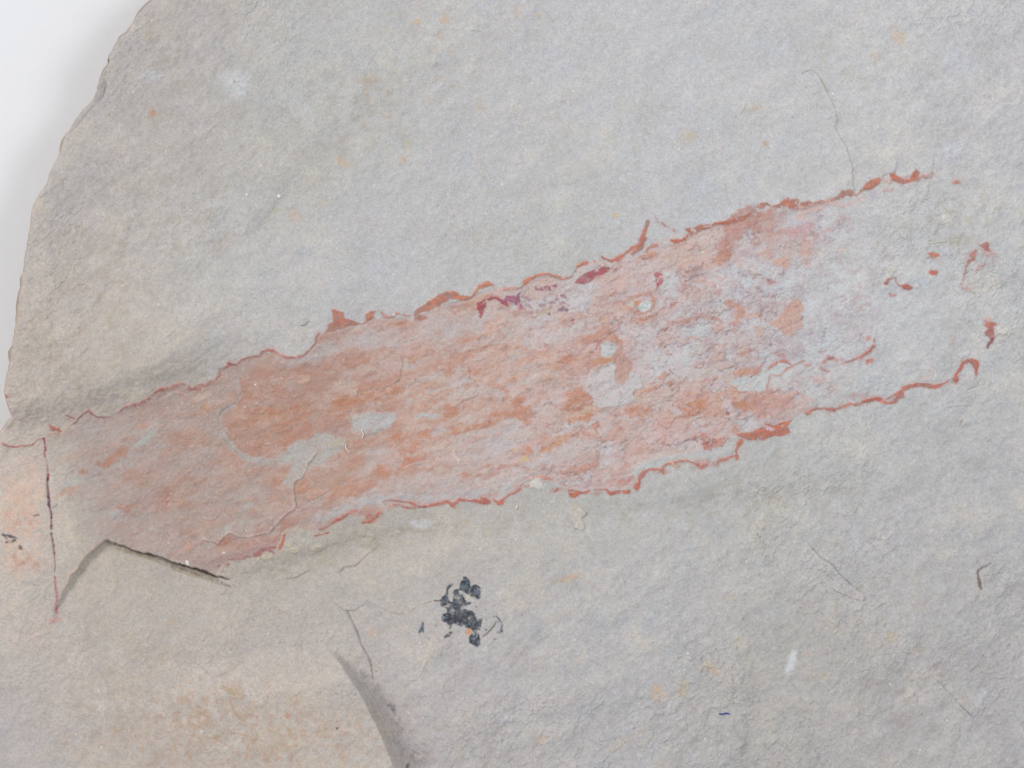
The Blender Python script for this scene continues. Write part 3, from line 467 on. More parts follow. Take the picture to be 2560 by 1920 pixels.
rimP(z5([(1760,1280),(1850,1255),(1920,1300),(1925,1345),(1880,1345),(1850,1310),(1820,1340),(1790,1310)]),(196,122,96)); rimS(z5([(1815,1560),(1890,1570)]),8,(186,88,72),.9); rimS(z5([(2130,310),(2190,300)]),6,(192,124,104),.8)
E(2012,625,17,24,30,(202,166,156),.8,.35,.9,h=1); S(z5([(0,1020,34),(80,950,28),(130,890,14)]),26,(198,152,154),.6,5,1.4,speck=.2); S(z5([(310,990),(400,970)]),8,(200,164,160),.6,3,1.2); S(z5([(350,1160),(430,1100)]),5,(200,166,164),.6,3,1); E(2020,655,12,10,-40,(206,172,160),.6,.5)
rimS(z6([(300,820,7),(340,770,6),(430,740,4),(430,800,3),(490,860,4)]),5,(176,88,74)); rimP(z6([(490,855),(580,830),(660,850),(670,890),(620,910),(530,890)]),(180,96,80)); rimS(z6([(350,960),(370,1000),(440,980)]),5,(200,130,116),.75)
rimP(z6([(1575,300),(1650,255),(1720,260),(1725,320),(1755,360),(1720,380),(1660,350),(1610,310)]),(184,92,72)); rimS(z6([(1640,330),(1720,400),(1760,420)]),14,(196,150,148),.5,1.4,.4); rimS(z6([(1555,370,4),(1500,420,10),(1490,470,8),(1440,520,6),(1410,580,4),(1380,650,4),(1370,740,4),(1350,860,6)]),6,(174,110,98),.82,.9,.2)
rimS(z6([(1375,890),(1450,900)]),6,(190,114,98),.8); rimS(z6([(1560,620),(1600,570),(1670,560)]),5,(206,146,130),.7)
rimP(z6([(1650,1400),(1700,1360),(1830,1370),(1830,1400),(1780,1420),(1800,1570),(1760,1650),(1730,1590),(1660,1550),(1660,1500),(1700,1450)]),(182,98,84)); rimS(z7([(1760,270),(1740,330),(1710,380)]),6,(126,66,86),.85); rimS(z6([(1670,1340),(1720,1325)]),5,(180,120,116),.5)
rimS(z7([(1280,840,8),(1270,790,5),(1300,700,6),(1370,600,7),(1450,560,8),(1530,600,12),(1555,660,9),(1550,735,5)]),7,(182,94,76),.95); rimP(z7([(1230,810),(1300,800),(1300,850),(1250,850)]),(182,98,78))
rimS(z7([(560,950,9),(650,910,8),(760,890,8),(880,900,8),(960,930,8),(1060,900,6),(1160,850,3)]),8,(182,104,84)); rimP(z7([(290,1090),(400,1030),(520,950),(560,990),(560,1070),(480,1110),(440,1160),(360,1150),(400,1110),(460,1060),(410,1040),(340,1090)]),(184,100,80))
rimS(z7([(0,1130),(100,1100),(180,1085),(270,1120),(380,1145)]),6,(192,112,88)); rimS(z7([(0,480),(60,430),(130,370)]),4.5,(192,130,112),.75); rimS(z7([(60,570),(100,560)]),9,(196,116,90),.85); E(2169,846,6,8,0,(206,150,136),.8,.4,.8); rimS(z7([(130,270),(140,310)]),5,(184,112,102),.7)
S(z7([(650,870),(800,820),(950,740),(980,640)]),7,(206,180,170),.6,3,1); rimS(z7([(1230,230),(1240,300)]),5,(204,164,154),.4,1.5)
z8 = lambda p: T(1800,860,A5,p)
rimS(z8([(1180,960),(1280,920),(1340,895),(1480,890),(1600,890),(1740,850),(1780,825),(1950,840),(2040,780),(2150,750),(2212,765)]),4.5,(180,100,82),.85); rimP(z8([(1490,880),(1600,890),(1590,935),(1540,910)]),(190,108,84))
rimS(z8([(1400,270),(1480,190),(1540,190)]),8,(176,104,100),.75,1.2,.3); rimS(z8([(1590,250),(1660,200),(1690,240)]),9,(190,118,110),.6,1.4,.35); rimS(z8([(1750,250),(1850,210),(1940,180),(2040,110),(2120,50)]),4.5,(178,108,96),.8,.8); rimS(z8([(1390,300),(1420,350),(1490,370)]),4,(170,124,112),.7)
E(2050,950,16,8,-8,(204,168,162),.7,.4,1,speck=.2); E(2086,978,15,9,-30,(204,182,174),.6,.4,1); E(2145,988,26,9,-8,(186,166,168),.8,.35,.8,h=1.5); rimS(z8([(1180,280),(1250,290)]),4,(196,124,108),.6); rimS(z8([(1380,100),(1460,80)]),4,(180,140,140),.6)
z9 = lambda p: T(1600,1000,A5,p)
rimP(z9([(1330,470),(1420,450),(1560,430),(1640,400),(1740,330),(1880,340),(1990,310),(2110,270),(2040,380),(2080,450),(1950,500),(1860,490),(1790,520),(1700,550),(1600,545),(1500,550),(1400,520),(1350,500)]),(186,106,80),.95,.7,.05)
E(1920,1070,18,5,12,(196,180,186),.8,.4,.8); rimS(z9([(780,540),(880,520),(960,570),(1060,600),(1200,550)]),13,(184,118,96),.7,1.3,.25); rimS(z9([(900,600),(970,650)]),11,(182,108,88),.8,1,.2)
rimS(z9([(1400,560,5),(1370,620,8),(1320,690,7),(1330,740,7),(1340,790,9)]),7,(186,106,84)); rimS(z9([(1340,770),(1250,790),(1160,820),(1070,860)]),5,(186,108,92),.85); rimS(z9([(1060,880),(950,880),(880,870),(790,870)]),9,(188,142,138),.65,1,.25); rimP(z9([(790,870),(860,890),(930,900),(910,940),(830,950),(790,910)]),(184,116,96),.8)
rimS(z9([(800,900),(740,870),(640,850),(530,850),(470,880),(380,890),(320,940)]),4.5,(190,108,80)); rimS(z9([(450,880),(540,910)]),8,(202,158,140),.6); rimP(z9([(270,970),(340,960),(345,1030),(320,1035)]),(182,106,86)); rimS(z9([(300,970,5),(220,960,5),(130,955,6),(50,1000,7),(0,1060,10),(-20,1130,9),(-40,1200,9)]),7,(184,104,82))
z10 = lambda p: T(1200,1100,A5,p)
rimP(z10([(2110,660),(2190,560),(2212,500),(2212,600),(2180,680),(2140,670)]),(182,100,80)); rimP(z10([(2070,740),(1900,745),(1810,770),(1770,740),(1740,700),(1640,690),(1540,700),(1480,740),(1380,765),(1310,800),(1250,790),(1220,750),(1215,685),(1330,695),(1420,715),(1520,685),(1640,675),(1750,675),(1810,720),(1920,690),(2080,690)]),(186,98,74),.95,.4,.05)
rimP(z10([(1030,740),(1030,690),(1060,650),(1100,660),(1060,700)]),(194,112,88)); rimS(z10([(1110,600),(1190,630)]),4,(194,134,110),.7); rimS(z10([(560,620),(680,550),(800,500),(860,500),(960,530)]),3.5,(196,138,122),.7); rimS(z10([(880,510),(960,530)]),7,(200,140,120),.6); rimS(z10([(630,640),(680,630)]),6,(200,136,116),.8)
rimS(z10([(490,650),(560,620)]),8,(190,124,112),.6); rimS(z10([(550,680,10),(500,720,7),(420,750,6),(350,800,7),(290,860,10),(260,880,6),(190,820,5)]),7,(186,102,84)); rimP(z10([(0,770),(60,790),(150,830),(160,870),(100,890),(0,870)]),(188,98,76)); 
z11 = lambda p: T(800,1000,A5,p)
rimS(z11([(1100,1465,5),(1200,1490,4),(1290,1500,5),(1380,1470,4),(1500,1470,6),(1620,1430,10),(1750,1420,12),(1850,1450,9),(1930,1380,7),(2060,1400,6),(2212,1395,7)]),7,(186,102,84)); rimS(z11([(870,1390),(950,1380),(1040,1400),(1240,1415)]),4,(160,108,106),.6)
rimS(z11([(1250,1420),(1340,1470),(1450,1480)]),4.5,(178,98,84),.85); rimS(z11([(930,1490),(1030,1470),(1110,1460)]),8,(184,122,112),.6,1.2,.3)
rimS(z11([(260,1650),(330,1590),(440,1550),(520,1520)]),5,(182,114,98),.8); rimS(z11([(640,1600),(700,1610),(780,1600),(850,1560)]),9,(176,108,94),.7,1,.25); rimS([(945,1282),(940,1294),(925,1306),(908,1308)],6,(178,100,80),.85)
z12 = lambda p: T(640,1280,2.592,p)
rimS(z12([(430,110),(480,80),(540,50),(590,20)]),5,(176,96,80)); rimS(z12([(380,155),(430,140),(465,135)]),5,(176,78,58),.95); rimS(z12([(150,235),(170,200),(185,155)]),8,(196,98,70),.95); rimS(z12([(410,120),(440,100)]),7,(182,104,90),.8)
z13 = lambda p: T(400,1300,A5,p)
rimP(z13([(1270,470),(1380,410),(1480,370),(1600,365),(1600,385),(1500,400),(1560,440),(1570,470),(1500,440),(1440,440),(1400,500),(1290,540)]),(164,82,64),.95,.6,.05); rimS(z13([(950,545),(1050,540),(1150,520),(1250,515)]),6,(150,96,86),.75); rimS(z13([(800,660),(880,630),(940,600)]),8,(160,100,96),.7,1,.25)
rimS(z13([(840,730),(880,710)]),4,(150,96,86),.6); S(z13([(600,640),(720,600),(900,560),(1250,470),(1500,400)]),22,(164,134,136),.5,7,1)
rimP([(10,984),(14,984),(19,990),(17,996),(13,992)],(194,112,80),.9)
# crimson mineral flecks
FL = ("mineral_fleck", "rim")
P(z3([(1300,600),(1350,530),(1450,460),(1560,420),(1680,380),(1800,380),(1780,430),(1700,480),(1620,490),(1540,560),(1430,610)]), (164,78,86), .95, 1.6, .6, 1.5, FL, .06)
E(1494,696,14,6,-30,(188,140,132),.55,.6,1.6)
P(z4([(200,1150),(240,1100),(300,1130),(320,1230),(270,1300),(205,1320),(215,1240)]), (186,86,92), .95, 1.8, .8, 1, FL, .15)
P(z3([(1190,1160),(1250,1110),(1320,1100),(1310,1150),(1240,1195)]), (180,92,100), .85, 1.8, .8, .8, FL, .3)
S(z3([(10,1070,8),(0,1000,16),(30,900,22),(60,840,12),(110,830,8),(210,800,8),(290,840,8),(350,880,12)]), 12, (164,74,84), 1, 1.4, .9, .8, FL, .05)
S(z3([(290,840,8),(400,820,16),(500,830,18),(510,760,9),(550,730,5)]), 12, (150,92,116), .95, 1.8, 1, .5, FL, .15)
S(z3([(780,670),(870,660),(960,650),(1040,640)]), 10, (146,86,110), .9, 2, 1.5, .3, FL, .3); S(z3([(780,780),(820,750)]),5,(150,94,112),.7,2,1,0,None,.3)
E(1406,741,6,4,0,(150,72,88),.9,.4,.8,.5,FL,.1); E(1302,768,7,5,-40,(172,92,104),.7,.4,1,.3,FL,.3); S(z3([(980,1030),(1060,1000),(1150,960),(1190,970)]),9,(124,98,128),.85,2,1.8,0,FL,.35)
E(1400,762,12,6,0,(172,130,140),.5,.6,1.5,speck=.5); S(z3([(560,880),(580,940)]),5,(166,90,100),.6,1.6,1,0,None,.3); E(1322,785,10,8,0,(196,146,156),.6,.5,1.2,speck=.3)
E(1360,782,22,8,-20,(200,176,146),.5,.6,1.2); S(z2([(1700,400),(1800,370),(1930,350)]),8,(172,150,164),.6,3,1.2,speck=.2)

# dark vertical vein
VE = ("red_vein", "rim")
S([(60,1180,60),(50,1330,70),(60,1440,50)], 50, (206,180,168), .35, 26, 2)
S([(106,1098,4),(108,1120,5),(107,1140,5),(113,1160,6),(115,1190,5),(115,1200,5)], 5, (150,64,88), .92, 1.4, .3, -3, VE, .05)
S([(115,1198,4),(114,1220,6),(116,1240,7),(118,1262,7),(122,1275,6),(125,1290,4),(125,1325,5)], 6, (100,50,78), .92, 1.5, .3, -7, VE)
S([(126,1336,6),(128,1355,8),(131,1372,7),(134,1384,4)], 6, (112,52,80), .92, 1.5, .3, -7, VE)
S([(134,1384,3),(136,1410,4),(134,1430,3)], 4, (140,72,92), .85, 1.4, .3, -3, VE); S([(136,1442,4),(139,1470,6),(142,1495,7),(140,1520,5),(142,1533,4)], 5, (176,96,104), .85, 1.6, .5, -1, VE)
S([(128,1270),(133,1268),(138,1262)],3,(90,84,100),.7,1.4,.3); S([(82,1291),(88,1289),(93,1288)],3.5,(80,76,84),.85,1.2,.3)
E(134,1550,14,6,-10,(196,146,138),.7,.5); E(72,1360,26,14,0,(206,196,190),.5,.6)
S([(84,940),(88,965),(90,985)],4,(160,140,128),.5,2,.4); S([(72,745),(80,800),(84,850)],3,(170,150,136),.35,2,.4); E(70,1460,18,5,10,(164,158,156),.6,.5)
MS = ("mineral_spot", "mineral")
S(T(0,1200,A5,[(10,755,3),(60,780,7),(130,790,7),(210,805,3)]),6,(66,76,86),.9,1.6,.8,.5,MS,.15); S(T(0,1200,A5,[(80,880),(150,860),(180,845)]),6,(62,68,76),.9,1.6,.8,.5,MS,.15); S(T(0,1200,A5,[(60,790),(80,830)]),5,(84,80,90),.8,1.6,.8)
E(48,1370,5,5,0,(70,78,84),.9,.4,1); S(T(0,1200,A5,[(0,970),(80,960),(170,980)]),3,(110,114,116),.6,2,1.2,speck=.3); S(T(0,1200,A5,[(0,1010),(100,1020)]),3,(120,118,116),.5,2,1)

# the blue-black mineral spot
zm = lambda p: T(1020,1410,7.215,p)
DKC = (56,66,78)
P(zm([(990,230),(1030,215),(1075,260),(1130,330),(1140,380),(1230,370),(1300,410),(1310,480),(1300,560),(1310,600),(1270,640),(1240,650),(1205,600),(1150,590),(1090,550),(1030,520),(980,490),(930,480),(905,500),(930,535),(980,550),(1010,600),(1040,660),(1100,680),(1150,690),(1120,730),(1060,740),(1010,780),(990,810),(1060,820),(1150,850),(1200,880),(1215,960),(1260,1000),(1350,960),(1340,1040),(1320,1090),(1310,1180),(1290,1195),(1250,1180),(1245,1210),(1290,1280),(1305,1350),(1290,1400),(1310,1440),(1240,1500),(1180,1460),(1110,1420),(1095,1350),(1110,1290),(1160,1240),(1150,1170),(1050,1150),(960,1130),(880,1095),(830,1070),(790,1100),(770,1160),(740,1165),(720,1100),(700,1050),(640,1040),(595,1020),(600,950),(640,900),(700,870),(710,810),(640,770),(590,760),(575,670),(600,600),(650,570),(690,520),(700,440),(720,400),(770,360),(820,350),(790,400),(740,450),(715,500),(720,580),(740,650),(780,690),(815,680),(810,600),(800,520),(820,470),(870,450),(920,455),(930,380),(960,310),(1000,280)]), DKC, .97, 1.2, .35, 1.6, MS, .04)
P(zm([(250,1035),(285,1040),(290,1240),(180,1240),(200,1190)]),(72,84,98),.9,1.4,.4,.8,MS,.12); P(zm([(640,1350),(650,1300),(700,1250),(760,1205),(820,1210),(780,1270),(760,1310),(700,1320)]),(66,76,92),.93,1.4,.4,.8,MS,.06)
P(zm([(1600,1260),(1620,1200),(1690,1150),(1720,1210),(1660,1250)]),(70,80,98),.85,1.4,.4,.8,MS,.2); S(zm([(480,665),(560,668),(600,660)]),3.4,(66,62,72),.9,1,.2); S(zm([(300,715),(340,690),(420,670)]),1.8,(130,120,122),.5,1.2,.3)
for (x, y, r) in [(1230,770,3),(1410,1190,3.4),(1410,812,2.2),(375,1338,3),(1412,1002,2),(500,1100,1.6),(1550,1360,2),(1545,945,2.4),(1640,1000,2)]:
    q = zm([(x, y)])[0]; E(q[0], q[1], r, r * .8, 0, (70,72,82), .85, .5, .5)
S(zm([(1590,945),(1640,990),(1700,1070),(1690,1150)]),3.4,(92,90,104),.85,1.2,.3); S(zm([(1600,1030),(1660,1050)]),2,(96,92,98),.7,1,.3); S(zm([(190,1250),(240,1300),(290,1340)]),2.4,(130,124,122),.5,1.2,.5,speck=.4)
for (x, y, rx, ry, a, c, al) in [(900,690,90,20,-30,(96,112,126),.7),(1080,950,120,50,10,(86,80,84),.75),(880,960,90,60,0,(92,84,92),.6),(1130,1000,40,60,30,(116,112,116),.6),(680,960,40,20,20,(108,130,140),.7),(790,820,40,30,-10,(120,136,142),.7),(850,520,30,60,0,(98,104,128),.6),
  (1240,480,60,60,20,(112,126,150),.6),(1270,1100,26,50,0,(130,134,150),.6),(1240,1300,40,30,0,(110,134,142),.5),(1270,1430,36,20,-30,(130,136,142),.7),(690,580,30,20,0,(130,140,150),.7),(1050,410,50,30,0,(84,100,112),.6),(620,985,24,12,10,(176,176,176),.8),(900,860,70,16,-5,(104,128,136),.6),(1120,730,50,16,-20,(120,110,116),.5)]:
    q = zm([(x, y)])[0]; E(q[0], q[1], rx / 7.2, ry / 7.2, a, c, al, .6, 1.2, speck=.3)
s = sel(1090, 1210, 1435, 1625, 2); _n = fbm(X[s], Y[s], 7, 461, 3, .7); _dk = (C[s].sum(-1) < .33)
C[s] = np.where((_dk & (_n > .25))[..., None], C[s] * (1 + 1.3 * sst(.25, .8, _n))[..., None], C[s] * np.where(_dk & (_n < -.3), .7, 1)[..., None]); H[s] += np.where(_dk, 1.5 * _n + .8 * WN[s], 0)
P(zm([(1030,1165),(1150,1165),(1155,1240),(1080,1280),(1035,1275)]), (208,156,118), .9, 1.6, .4); E(1171,1494,9,4,30,(206,194,160),.7,.5)
# smudges in the hollow right of the lower block
for (x, y, rx, ry, a, c, al) in [(940,1715,10,16,-20,(128,118,108),.6),(970,1760,12,8,30,(112,108,112),.6),(985,1772,8,8,0,(90,90,108),.7),(980,1790,12,5,-20,(104,106,118),.6),(1000,1810,26,16,30,(150,124,124),.6),(1030,1880,30,26,20,(146,138,138),.5),(1050,1890,20,24,20,(150,128,126),.5),(910,1685,18,12,20,(136,134,140),.4),(1060,1860,8,6,0,(110,108,116),.5)]:
    E(x, y, rx, ry, a, c, al, .8, 1.8, speck=.45)
E(845,1816,3.4,3,0,(84,84,92),.95,.4,.4); E(1103,1636,5,4,-20,(140,142,150),.6,.6,1)

# ------------------------------------------------------------------ steps, cracks and flakes in the stone
PALE = (206,196,186)
SL([(735,1520,1),(785,1585,1),(818,1617,1),(843,1637,1),(860,1655,1),(885,1690,1),(905,1718,1),(925,1755,1),(940,1785,1),(955,1812,1),(970,1850,1),(985,1885,1),(995,1920,1),(1010,1980,1),(1060,2200,1),(1080,2420,1)], 76, 300, 8, .35, (198,188,176), 4, .35, hf=lambda x, y: sst(1592, 1700, y + 0.15 * (x - 900)))
SL([(118,1640,1),(128,1590,1),(138,1530,1),(160,1480,1),(185,1435,1),(212,1395,1),(240,1372,1),(262,1353,1),(285,1360,1),(320,1374,1),(360,1385,1),(400,1397,1),(430,1409,1),(470,1421,1),(510,1433,1),(545,1444,1),(580,1450,1),(640,1470,1)], -23, 110, 5, .9, hf=lambda x, y: (1 - sst(1430, 1585, y)) * (1 - sst(430, 600, x)))
S([(134,1530,2),(156,1478,4),(180,1433,5),(207,1393,6),(234,1371,5),(256,1352,4)], 4, (208,182,166), .8, 2, .6)  # hollow's bright crest: edge light painted as a pale line
# the plate above the gap hangs over it: shallow groove with the gap's shade painted dark, then the lower lip
S([(258,1354,1.5),(285,1363,4),(320,1377,6),(360,1388,7),(400,1400,8),(430,1413,10),(470,1425,13),(510,1437,12),(540,1446,6),(572,1450,1)], 6, (134,120,106), .7, 3.0, .7, -1, ("cleft", "stone"))
S([(262,1353,1),(285,1360,1.5),(320,1374,3),(360,1385,3.5),(400,1396,3.5),(430,1408,3.5),(470,1420,4.5),(510,1433,5.5),(540,1444,3),(575,1450,1)], 6, (66,56,58), .92, 1.6, .6, -7, ("cleft", "stone"))
S([(275,1369),(310,1380),(345,1391),(380,1400),(402,1411),(440,1428),(490,1443),(540,1457),(574,1469)], 5, (150,134,104), .6, 2, .5); S([(440,1421),(500,1441),(548,1455),(574,1468)], 2.4, (96,84,66), .7, 1.4, .3, -8)
# edge of the thin layer over the film's left; bright lip and shadow line painted
FE = T(400,1100,A5,[(2190,130),(2160,200),(2040,330),(2030,380),(2005,460),(1960,530),(1880,560),(1850,620),(1850,700),(1865,800),(1875,920),(1860,960),(1780,1010),(1690,1090),(1600,1180),(1510,1290),(1400,1310),(1200,1355),(1100,1355),(1040,1330),(960,1285),(900,1330),(830,1390),(795,1450),(740,1420),(600,1390),(500,1350)])
SL(FE, 5.5, 70, 1.4, .3, (212,192,180), 6, .9); S([(735,1225),(738,1245),(741,1264)], 2.2, (130,96,86), .6, 1.2, .3, -2)
SL([(598,965),(599,985),(584,1008),(563,1019),(547,1034),(541,1055),(547,1078),(558,1098),(578,1122),(606,1146),(640,1160)][::-1], -5, 60, 1.8, .3)
SL(T(800,700,A5,[(1110,1000),(1130,1100),(1140,1180),(1100,1270),(1110,1350),(1040,1420),(960,1450),(860,1500),(740,1490)]), 5, 40, 1.5, .3, (206,172,160), 4, .65)
SL(T(400,1100,A5,[(830,880),(820,950),(835,1000),(790,1070),(740,1110),(620,1100),(500,1080)]), 4, 26, 1.4, .3, (204,178,164), 6, .7)
SL([(560,1002),(528,1000),(500,985),(480,992),(465,985),(445,978),(425,980),(412,990),(395,997)][::-1], 4, 40, 1.5, .3, (206,180,168), 4, .7)
P(T(400,800,A5,[(420,1060),(560,1030),(660,990),(710,1000),(700,1060),(620,1100),(520,1140),(440,1110)]), (202,176,162), .7, 3, .4, 2, ("surface_flake","film"))
P(T(400,800,A5,[(1870,840),(1930,770),(2080,770),(2060,860),(1920,890)]), (206,168,152), .8, 2.2, .4, 2, ("surface_flake","film"))
P(T(560,1000,A5,[(1140,1300),(1170,1250),(1300,1240),(1460,1250),(1380,1300),(1260,1360),(1160,1400)]), (204,160,144), .85, 1.8, .4, 2.5, ("surface_flake","film")); P(T(560,1000,A5,[(1060,1210),(1080,1180),(1140,1190),(1100,1225)]),(206,164,148),.8,1.6,.3,2)
P(T(800,700,A5,[(1240,900),(1290,855),(1380,860),(1390,930),(1330,950),(1250,960)]), (192,152,142), .8, 1.6, .4, 2, ("surface_flake","film")); P(T(400,1100,A5,[(330,1500),(400,1420),(460,1530),(360,1530)]),(202,158,142),.8,1.8,.4,2)
P(T(1200,1100,A5,[(1310,905),(1380,900),(1420,950),(1475,990),(1465,1030),(1400,1080),(1440,1160),(1450,1230),(1420,1255),(1350,1235),(1320,1230),(1290,1130),(1265,1050),(1235,990),(1270,940)]), (203,192,184), .85, 1.6, .4, 3.5, ("surface_flake","stone"))
P(T(1200,1100,A5,[(700,610),(760,530),(830,510),(865,560),(860,660),(820,690),(760,670),(680,660)]), (212,208,202), .85, 1.6, .4, 3, ("surface_flake","stone"))
P(T(2160,560,A5,[(330,620),(370,590),(450,620),(430,660),(400,680),(390,720),(340,750),(300,740),(310,680)]),(212,208,202),.7,1.8,.4,3,("surface_flake","stone")); P(T(2160,560,A5,[(690,830),(740,810),(785,860),(760,900),(700,900)]),(208,206,202),.7,1.8,.4,2.5,("surface_flake","stone"))
P(T(2160,560,A5,[(1340,870),(1380,780),(1500,720),(1700,690),(1810,700),(1900,770),(1890,870),(1810,920),(1790,850),(1720,900),(1700,940),(1580,960),(1400,930)]), (202,196,190), .6, 3, .5, 3, ("surface_flake","stone"))
P(T(2160,560,A5,[(1850,1400),(1940,1430),(2060,1470),(2070,1510),(1990,1520),(1900,1540),(1830,1480)]),(210,207,204),.7,2.2,.5,3,("surface_flake","stone")); P(T(2160,560,A5,[(1980,980),(2060,960),(2110,1000),(2080,1040),(1990,1040)]),(208,202,196),.6,2.2,.5,2.5)
# crescent chip, upper right
SL(T(1280,0,2.592,[(1110,970),(1060,940),(1020,890),(1015,850),(1035,810)]), 4.5, 22, 1.6, .3, (214,210,200), 6, .8)
SL(T(1280,0,2.592,[(1640,840),(1600,830),(1560,850)])[::-1], 2.5, 20, 1.6, .3, (210,206,200), 4, .5)
# long crack running down the upper right and through the upper rim
SL(T(1920,0,2.592,[(220,480),(250,465),(290,452),(320,480),(350,530),(380,590),(410,650),(440,730),(445,780),(430,820),(455,870),(475,910),(500,940),(510,980),(530,1030),(548,1090),(545,1170),(555,1240),(550,1300)]), 6, 34, 1.6, .3, (208,206,203), 4, .6)
S(T(1920,0,2.592,[(222,478,1.5),(250,463,3),(285,452,2)]), 3, (120,116,108), .7, 1.2, .2, -6); S(T(1920,0,2.592,[(330,490),(360,540),(395,590)]), 7, (180,174,150), .5, 3, .4, -2)
SL(T(1920,0,2.592,[(1290,880),(1340,840),(1400,780),(1425,730),(1480,700),(1530,670),(1600,670),(1625,620),(1640,560),(1659,545)]), 7, 46, 2, .5, (214,213,214), 7, .7)
SL(T(1920,0,2.592,[(1440,700),(1500,620),(1580,540),(1620,490),(1659,470)]), 5, 30, 2, .5, (212,211,212), 5, .5)
SL(T(1920,0,2.592,[(740,600),(790,570),(810,545)]), 4, 26, 1.8, .4, (212,212,214), 6, .5); SL(T(1920,0,2.592,[(870,880),(880,930),(860,960)]), 3, 24, 1.6, .4, (212,212,214), 4, .5)
SL(T(1920,0,2.592,[(790,1010),(830,1050),(820,1110),(735,1140),(730,1200)])[::1], 5, 26, 1.6, .4, (210,209,208), 4, .5); SL(T(1920,0,2.592,[(1060,960),(1070,1060),(1050,1130),(1040,1200),(1025,1290),(940,1300)]), 3.5, 26, 1.6, .4, (210,210,212), 4, .4)
SL(T(1920,0,2.592,[(1450,1220),(1480,1300),(1460,1380),(1370,1410)]), 4.5, 30, 1.8, .4, (212,210,206), 5, .5); SL(T(1920,0,2.592,[(330,860),(360,890),(320,920)]), 3, 20, 1.6, .4, (212,210,206), 4, .4)
SL([(1940,960),(1960,870)],2,20,2,.5)
# right and lower right: sliver edges and little splits
KR = lambda p: T(1920,1280,2.592,p)
SL(KR([(140,150),(210,155),(255,195),(300,260),(350,310),(420,350),(470,410),(520,460),(580,510),(625,550),(615,575),(580,568),(520,545),(440,515),(340,440)]), 6, 36, 1.5, .3, (206,200,196), 4, .5)
S(KR([(265,215,1.5),(330,280,2.4),(420,345,2.4),(470,408,3),(530,460,2),(610,520,1.5)]), 2, (120,118,118), .6, 1.1, .25, -4)
SL(KR([(1060,1060),(1120,1120),(1190,1180),(1240,1250),(1280,1290),(1330,1340),(1310,1430)]), 5, 34, 1.6, .3, (204,202,202), 4, .4); S(KR([(1065,1065,1.4),(1150,1140,2.2),(1240,1250,2),(1290,1295,3.5),(1330,1330,1.5)]), 2, (130,126,122), .6, 1.1, .25, -4)
S(KR([(1440,335,1.5),(1400,360,3),(1362,380,4),(1365,430,6),(1375,480,7),(1385,500,3)]), 5, (116,92,84), .75, 1.4, .5, -4, ("cleft","stone")); S(KR([(1375,510),(1365,545),(1350,575)]),2.5,(140,124,112),.6,1.4,.3,-4); SL(KR([(1385,500),(1380,440),(1385,390),(1450,340),(1520,370)]),5,36,1.6,.3,(206,190,172),5,.6)
SL(KR([(1659,460),(1600,470),(1545,495),(1560,530),(1620,570),(1659,580)])[::-1],-4,30,2,.4,(204,196,192),5,.5); E(2548,1475,30,18,5,(172,166,164),.5,.5); S(KR([(680,640),(730,610),(765,590)]),3,(134,122,110),.6,1.6,.3,-4); SL(KR([(800,600),(860,680),(910,740)]),3.5,24,1.6,.4,(206,202,200),3,.4)
S(KR([(500,820),(540,870),(560,910)]),2,(150,146,146),.5,1.4,.3,-3); S(KR([(380,1360),(385,1410)]),2.4,(140,136,136),.5,1.4,.3,-3)
S(z7([(1460,960),(1530,930),(1590,870)]),3,(130,122,114),.6,1.4,.3,-5); SL(z7([(1330,1480),(1370,1400),(1400,1370),(1480,1370)]),6,22,1.6,.3,(216,206,186),5,.7); S(z7([(1320,1470),(1360,1390)]),4,(140,130,116),.6,1.6,.3,-5); S(z7([(1160,1220),(1220,1200),(1370,1190),(1470,1190)]),2.6,(132,126,122),.6,1.4,.4,-4)
SL(T(1600,1000,A5,[(600,900),(650,1000),(670,1080),(740,1140),(820,1200)])[::-1],4,26,1.5,.3,(206,194,186),4,.5); SL(T(1280,1280,2.592,[(590,380),(680,370),(710,410),(730,460),(720,490)]),3.5,26,1.5,.4,(206,202,198),4,.5)
SL(T(1280,1280,2.592,[(370,0),(390,60),(410,110),(440,115)])[::-1],4,26,1.5,.4,(208,202,196),4,.5); SL(T(1280,1280,2.592,[(0,700),(60,670),(110,620),(120,600)])[::-1],3,24,1.5,.4,(206,196,190),3,.5)
SL(T(1280,1280,2.592,[(1440,1000),(1430,1100),(1425,1200),(1450,1300),(1440,1400),(1520,1450),(1500,1560),(1430,1630)]),6,50,6,.9); S(T(1280,1280,2.592,[(1450,1420),(1500,1500),(1480,1560)]),16,(150,140,146),.4,8,1.4)
SL(T(1280,1280,2.592,[(1230,1250),(1100,1290),(1040,1330),(1030,1430),(1080,1540)]),-4,50,6,.9)
SL(T(1280,0,2.592,[(820,1130),(790,1060),(770,980),(760,900),(760,780)]),2.5,30,2,.5,(204,204,206),4,.35); SL(T(1280,0,2.592,[(700,1330),(700,1480),(640,1480)]),3,24,1.8,.5,(206,204,200),3,.4)
